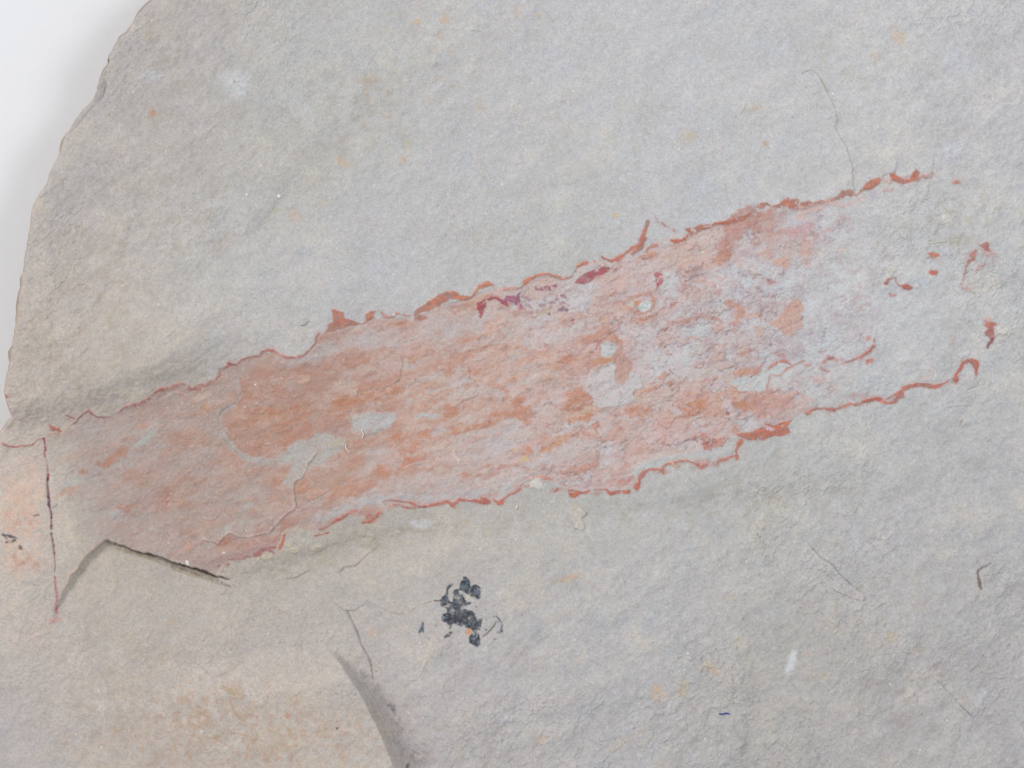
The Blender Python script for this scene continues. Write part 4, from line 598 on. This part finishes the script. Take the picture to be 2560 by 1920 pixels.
# left part
KL = lambda p: T(640,1280,2.592,p)
SL(KL([(460,570),(520,600),(570,640),(640,640),(700,600),(715,580)]), -5, 44, 1.6, .3, None); S(KL([(470,560),(520,600),(580,635),(640,642),(700,602)]),2.4,(196,180,166),.5,1.5,.3)
S(KL([(715,580,2),(760,600,1.5),(850,640,2),(920,665,3),(980,665,1.6),(1050,610,1.2),(1150,575,1)]), 2, (140,130,120), .6, 1.2, .3, -3)
S(KL([(585,640,2),(620,710,4),(655,780,4),(680,860,4),(715,910,3.4),(740,970,4),(755,1040,3),(762,1110,1.6),(768,1190,1)]), 3, (128,112,108), .7, 1.2, .3, -9, ("crack","stone"))
SL(KL([(585,640),(620,710),(655,780),(680,860),(715,910),(740,970),(755,1040),(768,1190)]), 3, 30, 1.4, .3)
S(KL([(540,390,4),(575,360,3),(640,355,2),(670,325,2.6),(700,300,1.6),(740,265,1.4)]), 2.6, (110,104,96), .75, 1.2, .3, -8, ("crack","stone")); S(KL([(440,390),(470,398),(535,392)]),2.6,(110,106,98),.6,1.3,.8,-4,None,.4); SL(KL([(540,390),(640,355),(700,300),(780,235),(820,260)]),-4,30,1.5,.3,(200,184,168),4,.5)
SL(KL([(120,450),(200,435),(260,425),(330,390),(400,370)]),-5,50,1.6,.5); S(KL([(200,433),(270,425),(330,392)]),2,(134,128,118),.55,1.3,.3,-3); S(KL([(220,250),(270,300),(280,340),(305,385)]),1.8,(132,124,112),.5,1.3,.4,-3)
SL(T(400,1300,A5,[(1650,370),(1640,300),(1680,150),(1780,110),(1900,80),(1980,130),(2060,150)]), 5, 40, 1.5, .3, (198,184,166), 5, .6); S(T(400,1300,A5,[(1630,320),(1670,160),(1780,110)]),2,(120,96,90),.6,1.2,.3,-3)
for (x,y,rx,ry,a) in [(667,1392,14,11,0),(735,1375,12,8,0),(790,1372,13,8,-10),(925,1345,10,10,0),(795,1365,9,7,0),(720,1362,9,7,20),(640,1400,8,6,0),(905,1338,8,6,0)]:
    E(x,y,rx,ry,a,(200,190,166),.6,.25,.6,2.5)
KB = lambda p: T(0,1280,2.592,p)
SL(KB([(1220,965),(1290,990),(1340,1040),(1370,1068),(1400,1065),(1450,1045),(1500,1020),(1580,960)]), -5, 40, 2, .4, None); SL(KB([(980,780),(960,815),(900,835)]),4,26,1.8,.4,(206,196,190),3,.4)
SL(KB([(520,920),(590,888),(650,898),(700,918),(740,912)]),4,26,1.8,.4,(206,194,186),3,.4); SL(KB([(1450,735),(1470,745),(1500,780)]),-4,16,1.6,.3,(206,192,176),3,.5); S(KB([(700,330),(690,400),(740,440),(750,490)]),3,(190,178,156),.6,2,.8,1)
SL(T(0,0,2.592,[(370,1110),(410,1165),(480,1168)])[::-1],4,26,1.6,.4,(200,194,190),4,.5); SL(T(640,0,2.592,[(530,600),(570,640),(640,665),(660,650)])[::-1],3.5,26,1.8,.4,(204,200,190),6,.5)
SL(T(640,0,2.592,[(880,1050),(920,1060),(965,1055)])[::-1],3,14,1.6,.3,(208,204,196),3,.5); S(T(640,0,2.592,[(95,590),(130,620)]),2.4,(140,138,136),.55,1.5,.3,-3); SL(T(640,0,2.592,[(1530,40),(1580,90),(1640,90)])[::-1],3,26,2,.4,(206,204,196),4,.4)
SL(T(640,0,2.592,[(1360,480),(1420,460),(1430,430)])[::-1],3,20,2,.4); S(T(640,1280,2.592,[(1000,1090),(1050,1080),(1075,1020),(1110,960)]),2.4,(204,196,192),.6,1.5,.3,2); S(KL([(985,1640,6),(975,1659,5)]),5,(84,70,62),.8,1.6,.3,-10)
S(T(400,1100,A5,[(0,1580,8),(30,1620,10),(90,1659,8)]),8,(170,172,176),.4,3,.5)
# scattered tiny scales, chips and painted sparkles, denser on the film's left half
rng = np.random.default_rng(7)
for k in range(110):
    x = rng.uniform(170, 780); y = 1150 - (x - 400) * 0.12 + rng.uniform(-130, 190)
    E(x, y, rng.uniform(3, 8), rng.uniform(1.6, 3.4), rng.uniform(-50, 0), (204,174,160), rng.uniform(.25, .75), .4, .9, rng.uniform(.6, 1.8))
for k in range(90):
    x = rng.uniform(300, 2540); y = rng.uniform(30, 1900)
    E(x, y, rng.uniform(5, 16), rng.uniform(3, 9), rng.uniform(-70, 10), (203,200,197), rng.uniform(.12, .4), .3, 1.2, rng.uniform(.8, 2.4))
for k in range(260):
    x = rng.uniform(150, 2540); y = rng.uniform(20, 1900); v = rng.uniform(214, 240)
    E(x, y, rng.uniform(1.6, 2.6), rng.uniform(1.4, 2.2), 0, (v, v, v), rng.uniform(.4, .95), .4, .2, .4)  # bright points: grain sparkle painted as colour
for k in range(120):
    x = rng.uniform(150, 2540); y = rng.uniform(20, 1900)
    E(x, y, rng.uniform(1.6, 3), rng.uniform(1.4, 2.4), 0, (130,126,124), rng.uniform(.2, .6), .5, .3, -.6)
E(467,1408,4.6,6.5,-20,(236,238,238),.95,.3,.2,2.5); E(559,1383,4,3,0,(232,226,224),.9,.4,.3,1.2); E(698,489,4,4.5,0,(236,238,246),.95,.4,.3,1); E(916,19,2.5,2.5,0,(232,236,240),.9,.4,.3)  # small raised white grains, their glint painted into the colour

# thin bedding layers: broken terraces with sharp little edges
for (sc_, sd_, dg, stx, hgt, thrs, wgt) in [(70, 201, -48, 1.6, 2.6, (-.25, .1, .45), rough), (36, 211, -20, 1.5, 3.0, (-.3, 0.0, .3, .6), sst(1250, 1600, X) * (fmask_f := np.exp(-((Y - (820 - (X - 1700) * .27)) / 210.0) ** 2))),
        (48, 221, -25, 1.5, 2.0, (-.1, .3), np.exp(-((X - 480) / 300.0) ** 2 - ((Y - 1200) / 170.0) ** 2)), (90, 231, -40, 1.4, 2.4, (0., .4), sst(1250, 1450, Y - 0.1 * X) * .8)]:
    n_t = fbm(X + 3 * w1x, Y + 3 * w1y, sc_, sd_, 5, 0.62, dg, stx)
    gate = sst(-0.25, 0.3, vnoise(X, Y, sc_ * 2.6, sd_ + 9)) * wgt
    for th in thrs:
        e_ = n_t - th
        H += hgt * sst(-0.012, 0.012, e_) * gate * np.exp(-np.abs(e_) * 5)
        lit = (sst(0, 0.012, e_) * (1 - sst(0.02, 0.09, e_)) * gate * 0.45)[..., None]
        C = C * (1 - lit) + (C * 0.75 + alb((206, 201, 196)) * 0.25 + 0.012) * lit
H += 0.16 * WN * (0.5 + rough * 0.5)
# mineral grain: speckle in value and in warm/cool tint everywhere
rimv = np.isin(REG, [k for k, v in REGN.items() if v[0] in ('rim_fragment', 'mineral_fleck')]) * np.clip(BRK + .3 * m3, -.9, .9) * .26
warm = sst(.1, .9, fbm(X, Y, 95, 261, 5, .62, -40, 1.5)) * .5; cool = sst(.15, .9, fbm(X, Y, 80, 267, 5, .62, -40, 1.5)) * .4
C = C * (1 - warm[..., None] * np.array([.03, .05, .075])) * (1 - cool[..., None] * np.array([-.05, -.045, -.045])) * (1 + rimv)[..., None]
gr_ = 0.058 * WN + 0.026 * GR + 0.018 * vnoise(X, Y, 3.2, 241)
tint = 0.014 * fbm(X, Y, 10, 243, 3) + 0.010 * vnoise(X, Y, 3.6, 247) + 0.006 * m2 * rough
mag = 0.010 * fbm(X, Y, 14, 251, 3)
C = C * (1 + gr_)[..., None] * (1 + tint[..., None] * np.array([1.2, 0.15, -1.6]) + mag[..., None] * np.array([.6, -1, .5]))
C = np.clip(C, 0.004, 0.85).astype(np.float32)

fsel = np.zeros_like(X); s_ = sel(0, 2200, 480, 1460, 10)
dd, ii, _, _ = polydist(X[s_], Y[s_], FILM, True); fsel[s_] = sst(-4, 8, np.where(ii, dd, -dd)) * (1 - sst(1300, 2000, X[s_]) * .7)
lum = (C * np.array([.3, .5, .2], np.float32)).sum(-1, keepdims=True)
sat = np.clip((C[..., 0] - C[..., 2]) / (C[..., 0] + 1e-4) - 0.35, 0, 1)
ds = (fsel * 0.02 + sat * 0.22)[..., None]
C = (C * (1 - ds) + lum * ds) * (1 - 0.06 * (fsel * (1 - sst(700, 1100, X)))[..., None])
C = C.astype(np.float32)

# thin tan line along the broken edge; edge rounds over
dl = X - Lx[:, None]
am = (1 - sst(0.6, 4.0, dl)) * 0.5
C = C * (1 - am[..., None]) + alb((176,140,116)) * am[..., None]
H -= 10 * np.exp(-dl / 4.5)
H -= 5 * np.exp(-dl / 26)

# ------------------------------------------------------------------ materials
def node_mat(name, grain=0.05, rough=0.8, spec=0.25, bump=0.12, seed=0.0):
    m = bpy.data.materials.new(name); m.use_nodes = True
    nt = m.node_tree; N = nt.nodes; Lk = nt.links
    b = N["Principled BSDF"]; b.inputs["Roughness"].default_value = rough; b.inputs["Specular IOR Level"].default_value = spec
    at = N.new("ShaderNodeAttribute"); at.attribute_name = "stone_color"
    tc = N.new("ShaderNodeTexCoord")
    def noise(scale, det, dis=0.0):
        n = N.new("ShaderNodeTexNoise"); n.inputs["Scale"].default_value = scale; n.inputs["Detail"].default_value = det
        n.inputs["Distortion"].default_value = dis; n.inputs["Roughness"].default_value = 0.62
        mp = N.new("ShaderNodeMapping"); mp.inputs["Location"].default_value = (seed, seed * 2, 0)
        Lk.new(tc.outputs["Object"], mp.inputs[0]); Lk.new(mp.outputs[0], n.inputs["Vector"]); return n
    n1 = noise(5200, 3); n2 = noise(1500, 4, 0.4)
    def mr(sock, a, c):
        r = N.new("ShaderNodeMapRange"); r.inputs[1].default_value = 0.28; r.inputs[2].default_value = 0.72
        r.inputs[3].default_value = a; r.inputs[4].default_value = c; Lk.new(sock, r.inputs[0]); return r.outputs[0]
    mu = N.new("ShaderNodeMath"); mu.operation = 'MULTIPLY'
    Lk.new(mr(n1.outputs[0], 1 - grain, 1 + grain), mu.inputs[0]); Lk.new(mr(n2.outputs[0], 1 - grain * .55, 1 + grain * .55), mu.inputs[1])
    mx = N.new("ShaderNodeVectorMath"); mx.operation = 'SCALE'
    Lk.new(at.outputs["Color"], mx.inputs[0]); Lk.new(mu.outputs[0], mx.inputs["Scale"])
    # faint colour noise of the mineral grains
    cm = N.new("ShaderNodeMix"); cm.data_type = 'RGBA'; cm.blend_type = 'OVERLAY'; cm.inputs[0].default_value = 0.05
    n3 = noise(3300, 1); Lk.new(mx.outputs[0], cm.inputs[6]); Lk.new(n3.outputs["Color"], cm.inputs[7])
    Lk.new(cm.outputs[2], b.inputs["Base Color"])
    bp = N.new("ShaderNodeBump"); bp.inputs["Strength"].default_value = bump; bp.inputs["Distance"].default_value = 0.00016
    ad = N.new("ShaderNodeMath"); ad.operation = 'MULTIPLY_ADD'; Lk.new(n1.outputs[0], ad.inputs[0]); ad.inputs[1].default_value = 0.5; Lk.new(n2.outputs[0], ad.inputs[2])
    Lk.new(ad.outputs[0], bp.inputs["Height"]); Lk.new(bp.outputs[0], b.inputs["Normal"])
    return m
MATS = {"stone": node_mat("grey_siltstone", 0.09, 0.85, 0.2, 0.22), "film": node_mat("pink_film", 0.06, 0.72, 0.3, 0.35, 1.3),
        "rim": node_mat("rust_red_mineral", 0.11, 0.8, 0.25, 0.5, 2.1), "mineral": node_mat("blue_black_mineral", 0.22, 0.6, 0.35, 0.7, 3.7)}

# ------------------------------------------------------------------ slab meshes: one sheet of relief, cut into its parts
WXm = (X.astype(np.float64) - 1280.0) * U; WYm = (960.0 - Y.astype(np.float64)) * U; WZ = H.astype(np.float64) * U
co = np.stack([WXm, WYm, WZ], -1).reshape(-1, 3)
dy_ = np.stack([np.gradient(a, axis=0) for a in (WXm, WYm, WZ)], -1); dx_ = np.stack([np.gradient(a, axis=1) for a in (WXm, WYm, WZ)], -1)
nrm = np.cross(dy_, dx_); nrm /= np.linalg.norm(nrm, axis=-1, keepdims=True); nrm = nrm.reshape(-1, 3)
if nrm[:, 2].mean() < 0: nrm = -nrm
idx = np.arange(NR * NC).reshape(NR, NC)
q = np.stack([idx[:-1, :-1], idx[1:, :-1], idx[1:, 1:], idx[:-1, 1:]], -1).reshape(-1, 4)
fr = REG[:-1, :-1].reshape(-1)
colr = np.concatenate([C.reshape(-1, 3), np.ones((NR * NC, 1), np.float32)], 1)
root = bpy.data.objects.new("fossil", None); col.objects.link(root); root.empty_display_size = 0.01
root.location = (0, 0, -0.0105)
root["label"] = "flat grey stone slab with a long pink and rust-red fossil imprint, lying on white paper"
root["category"] = "fossil"
def make_part(name, mat, faces, extra_v=None, extra_q=None, extra_c=None):
    used = np.unique(faces)
    remap = np.full(NR * NC, -1, np.int64); remap[used] = np.arange(len(used))
    v = co[used]; f = remap[faces]; c = colr[used]; n = nrm[used]
    if extra_v is not None:
        f = np.concatenate([f, extra_q(remap, len(v))]); v = np.concatenate([v, extra_v]); c = np.concatenate([c, extra_c]); 
    me = bpy.data.meshes.new(name)
    me.vertices.add(len(v)); me.vertices.foreach_set("co", v.astype(np.float32).ravel())
    me.loops.add(len(f) * 4); me.loops.foreach_set("vertex_index", f.astype(np.int32).ravel())
    me.polygons.add(len(f)); me.polygons.foreach_set("loop_start", (np.arange(len(f)) * 4).astype(np.int32))
    me.update(calc_edges=True)
    me.polygons.foreach_set("use_smooth", np.ones(len(f), bool))
    a = me.color_attributes.new("stone_color", 'FLOAT_COLOR', 'POINT'); a.data.foreach_set("color", c.astype(np.float32).ravel())
    if extra_v is None: me.normals_split_custom_set_from_vertices(n)
    me.materials.append(MATS[mat])
    o = bpy.data.objects.new(name, me); col.objects.link(o)
    o.parent = root; o.location = (0, 0, 0.0105)
    return o
for k, (name, mat) in REGN.items():
    fs = q[fr == k]
    if len(fs) == 0: continue
    make_part(name, mat, fs)
# broken side faces all round, down to the paper
TH = 210.0
loop = np.concatenate([idx[:, 0], idx[-1, 1:], idx[::-1, -1][1:], idx[0, ::-1][1:-1]])
lv = co[loop]; n_ = len(loop); rows = 14
cen = np.array([wx(1500), wy(960), 0])
out = lv - cen; out[:, 2] = 0; out /= np.linalg.norm(out, axis=1, keepdims=True)
V = [lv]; CC = [colr[loop]]
tpar = np.arange(n_) * 1.0
for r in range(1, rows + 1):
    t = r / rows
    jit = (vnoise(tpar, tpar * 0 + r * 31.0, 14, 77) * 5 + vnoise(tpar, tpar * 0 + r * 4.0, 60, 78) * 9 - 16 * math.sin(t * 3.0)) * U
    z = lv[:, 2] * (1 - t) + (-TH * U) * t
    p = lv + out * jit[:, None]; p[:, 2] = z
    V.append(p); cc = colr[loop].copy(); cc[:, :3] = alb((176,164,152)) * (1 + 0.16 * vnoise(tpar, tpar * 0 + r * 9.0, 8, 79) - 0.14 * (r % 3 == 1))[:, None]; CC.append(cc)
V = np.concatenate(V); CC = np.concatenate(CC)
a = np.arange(n_); b_ = (a + 1) % n_
F = np.concatenate([np.stack([r * n_ + a, r * n_ + b_, (r + 1) * n_ + b_, (r + 1) * n_ + a], -1) for r in range(rows)])
me = bpy.data.meshes.new("broken_edge")
me.vertices.add(len(V)); me.vertices.foreach_set("co", V.astype(np.float32).ravel())
me.loops.add(len(F) * 4); me.loops.foreach_set("vertex_index", F.astype(np.int32).ravel())
me.polygons.add(len(F)); me.polygons.foreach_set("loop_start", (np.arange(len(F)) * 4).astype(np.int32)); me.update(calc_edges=True)
at_ = me.color_attributes.new("stone_color", 'FLOAT_COLOR', 'POINT'); at_.data.foreach_set("color", CC.astype(np.float32).ravel())
me.materials.append(MATS["stone"])
eo = bpy.data.objects.new("broken_edge", me); col.objects.link(eo); eo.parent = root; eo.location = (0, 0, 0.0105)

# ------------------------------------------------------------------ white paper under the slab
pm = bpy.data.materials.new("white_paper"); pm.use_nodes = True
nt = pm.node_tree; b = nt.nodes["Principled BSDF"]; b.inputs["Roughness"].default_value = 0.9; b.inputs["Specular IOR Level"].default_value = 0.1
nz = nt.nodes.new("ShaderNodeTexNoise"); nz.inputs["Scale"].default_value = 900; nz.inputs["Detail"].default_value = 4
tc = nt.nodes.new("ShaderNodeTexCoord"); nt.links.new(tc.outputs["Object"], nz.inputs["Vector"])
cr = nt.nodes.new("ShaderNodeValToRGB"); cr.color_ramp.elements[0].color = (0.69, 0.70, 0.735, 1); cr.color_ramp.elements[1].color = (0.72, 0.73, 0.76, 1)
nt.links.new(nz.outputs[0], cr.inputs[0]); nt.links.new(cr.outputs[0], b.inputs["Base Color"])
bp = nt.nodes.new("ShaderNodeBump"); bp.inputs["Strength"].default_value = 0.08; bp.inputs["Distance"].default_value = 0.0002
nt.links.new(nz.outputs[0], bp.inputs["Height"]); nt.links.new(bp.outputs[0], b.inputs["Normal"])
me = bpy.data.meshes.new("paper_surface"); g = 24; hw, hh = 0.30, 0.24
vv = [((i / g * 2 - 1) * hw, (j / g * 2 - 1) * hh, 0) for j in range(g + 1) for i in range(g + 1)]
ff = [(j * (g + 1) + i, j * (g + 1) + i + 1, (j + 1) * (g + 1) + i + 1, (j + 1) * (g + 1) + i) for j in range(g) for i in range(g)]
me.from_pydata(vv, [], ff); me.materials.append(pm)
po = bpy.data.objects.new("paper_surface", me); col.objects.link(po); po.location = (0, 0, -0.0105 - 1e-5); po["kind"] = "structure"

# ------------------------------------------------------------------ stray fibres lying on the stone
def height_at(x, y):
    r = int(np.clip(np.searchsorted(ys, y), 0, NR - 1)); c = int(np.clip(np.searchsorted(X[r], x), 0, NC - 1)); return float(H[r, c])
def fibre(pts, rad, rgb, label, lift=2.0, tap=True):
    m = bpy.data.materials.new("fibre"); m.use_nodes = True; bb = m.node_tree.nodes["Principled BSDF"]
    bb.inputs["Base Color"].default_value = tuple(float(v) for v in alb(rgb)) + (1,); bb.inputs["Roughness"].default_value = 0.5
    # Catmull-Rom through the points
    P_ = [pts[0]] + list(pts) + [pts[-1]]; path = []
    for i in range(1, len(P_) - 2):
        for k in range(6):
            t = k / 6.0
            p = [0.5 * (2 * P_[i][j] + (P_[i+1][j] - P_[i-1][j]) * t + (2 * P_[i-1][j] - 5 * P_[i][j] + 4 * P_[i+1][j] - P_[i+2][j]) * t * t + (3 * P_[i][j] - P_[i-1][j] - 3 * P_[i+1][j] + P_[i+2][j]) * t ** 3) for j in (0, 1)]
            path.append(p)
    path.append(list(pts[-1])); n = len(path); vs = []; fs = []
    for i, p in enumerate(path):
        a = path[max(i - 1, 0)]; c = path[min(i + 1, n - 1)]; tx, ty = c[0] - a[0], c[1] - a[1]; l = math.hypot(tx, ty) or 1; nx, ny = -ty / l, tx / l
        rr = rad * (0.45 + 0.55 * math.sin(math.pi * (i + .6) / n) ** .5 if tap else 1)
        z = height_at(*p) + lift
        for k in range(6):
            an = k * math.pi / 3
            vs.append((wx(p[0] + nx * rr * math.cos(an)), wy(p[1] + ny * rr * math.cos(an)), (z + rr * math.sin(an)) * U))
    for i in range(n - 1):
        for k in range(6):
            fs.append((i * 6 + k, i * 6 + (k + 1) % 6, (i + 1) * 6 + (k + 1) % 6, (i + 1) * 6 + k))
    fs.append(tuple(range(5, -1, -1))); fs.append(tuple((n - 1) * 6 + k for k in range(6)))
    cx, cy, cz = wx(pts[0][0]), wy(pts[0][1]), height_at(*pts[0]) * U
    vs = [(v[0] - cx, v[1] - cy, v[2] - cz) for v in vs]
    me = bpy.data.meshes.new("fibre"); me.from_pydata(vs, [], fs); me.materials.append(m)
    for p in me.polygons: p.use_smooth = True
    o = bpy.data.objects.new("fibre", me); col.objects.link(o); o.location = (cx, cy, cz)
    o["label"] = label; o["category"] = "fibre"; o["group"] = "stray fibres lying on the stone"
    return o
fibre(T(560,1000,A5,[(1685,605),(1680,650),(1700,690),(1745,715)]), 1.7, (226,214,206), "white curved fibre at the right tip of the grey window in the pink film")
fibre(T(560,1000,A5,[(1895,405),(1915,450),(1925,480),(1905,530)]), 1.6, (230,222,216), "white kinked fibre below the broken grey patch in the salmon film")
fibre([(1797,1784),(1806,1785),(1815,1783),(1824,1785)], 1.9, (34,62,150), "tiny blue fibre on the grey stone near the bottom edge")
fibre(T(2160,560,A5,[(845,272),(930,262),(1020,248),(1120,232)]), 1.1, (222,218,196), "long straight cream fibre just above the small orange fragments at the right")
fibre(T(400,800,A5,[(1940,78),(1990,70),(2030,40),(2065,12)]), 0.7, (120,120,124), "short dark hair on the grey stone above the notch in the red rim")
fibre(zm([(1335,1312),(1440,1235),(1530,1130),(1590,1040)]), 0.8, (96,84,80), "fine dark hair curving away from the blue-black mineral spot")
fibre(T(1500,680,A5,[(1690,440),(1720,475),(1745,520)]), 1.3, (232,222,218), "pale thread beside the orange-edged ring right of centre")
fibre(T(1600,480,A5,[(1035,152),(1048,138),(1060,120)]), 1.4, (240,240,240), "short white speck of lint on bare stone above the upper red rim")
fibre(T(1200,1100,A5,[(492,955),(502,935),(515,905)]), 1.8, (238,232,230), "stubby white lint under the lower red rim near the centre")
fibre(T(1800,860,A5,[(1790,690),(1830,740),(1890,800)]), 0.9, (226,204,198), "thin pinkish thread crossing the lilac patch at the lower right rim")
fibre(T(1800,860,A5,[(450,640),(470,665),(485,690)]), 1.3, (230,220,206), "short cream thread at the lower side of the lens-shaped grey window")
fibre(T(1200,900,A5,[(305,560),(300,520),(335,505),(365,530)]), 1.0, (226,206,206), "curly pink-white fibre on the pale pink film in the middle")
print("parts", len(REGN), "grid", NR, NC, "tris", (NR - 1) * (NC - 1) * 2)
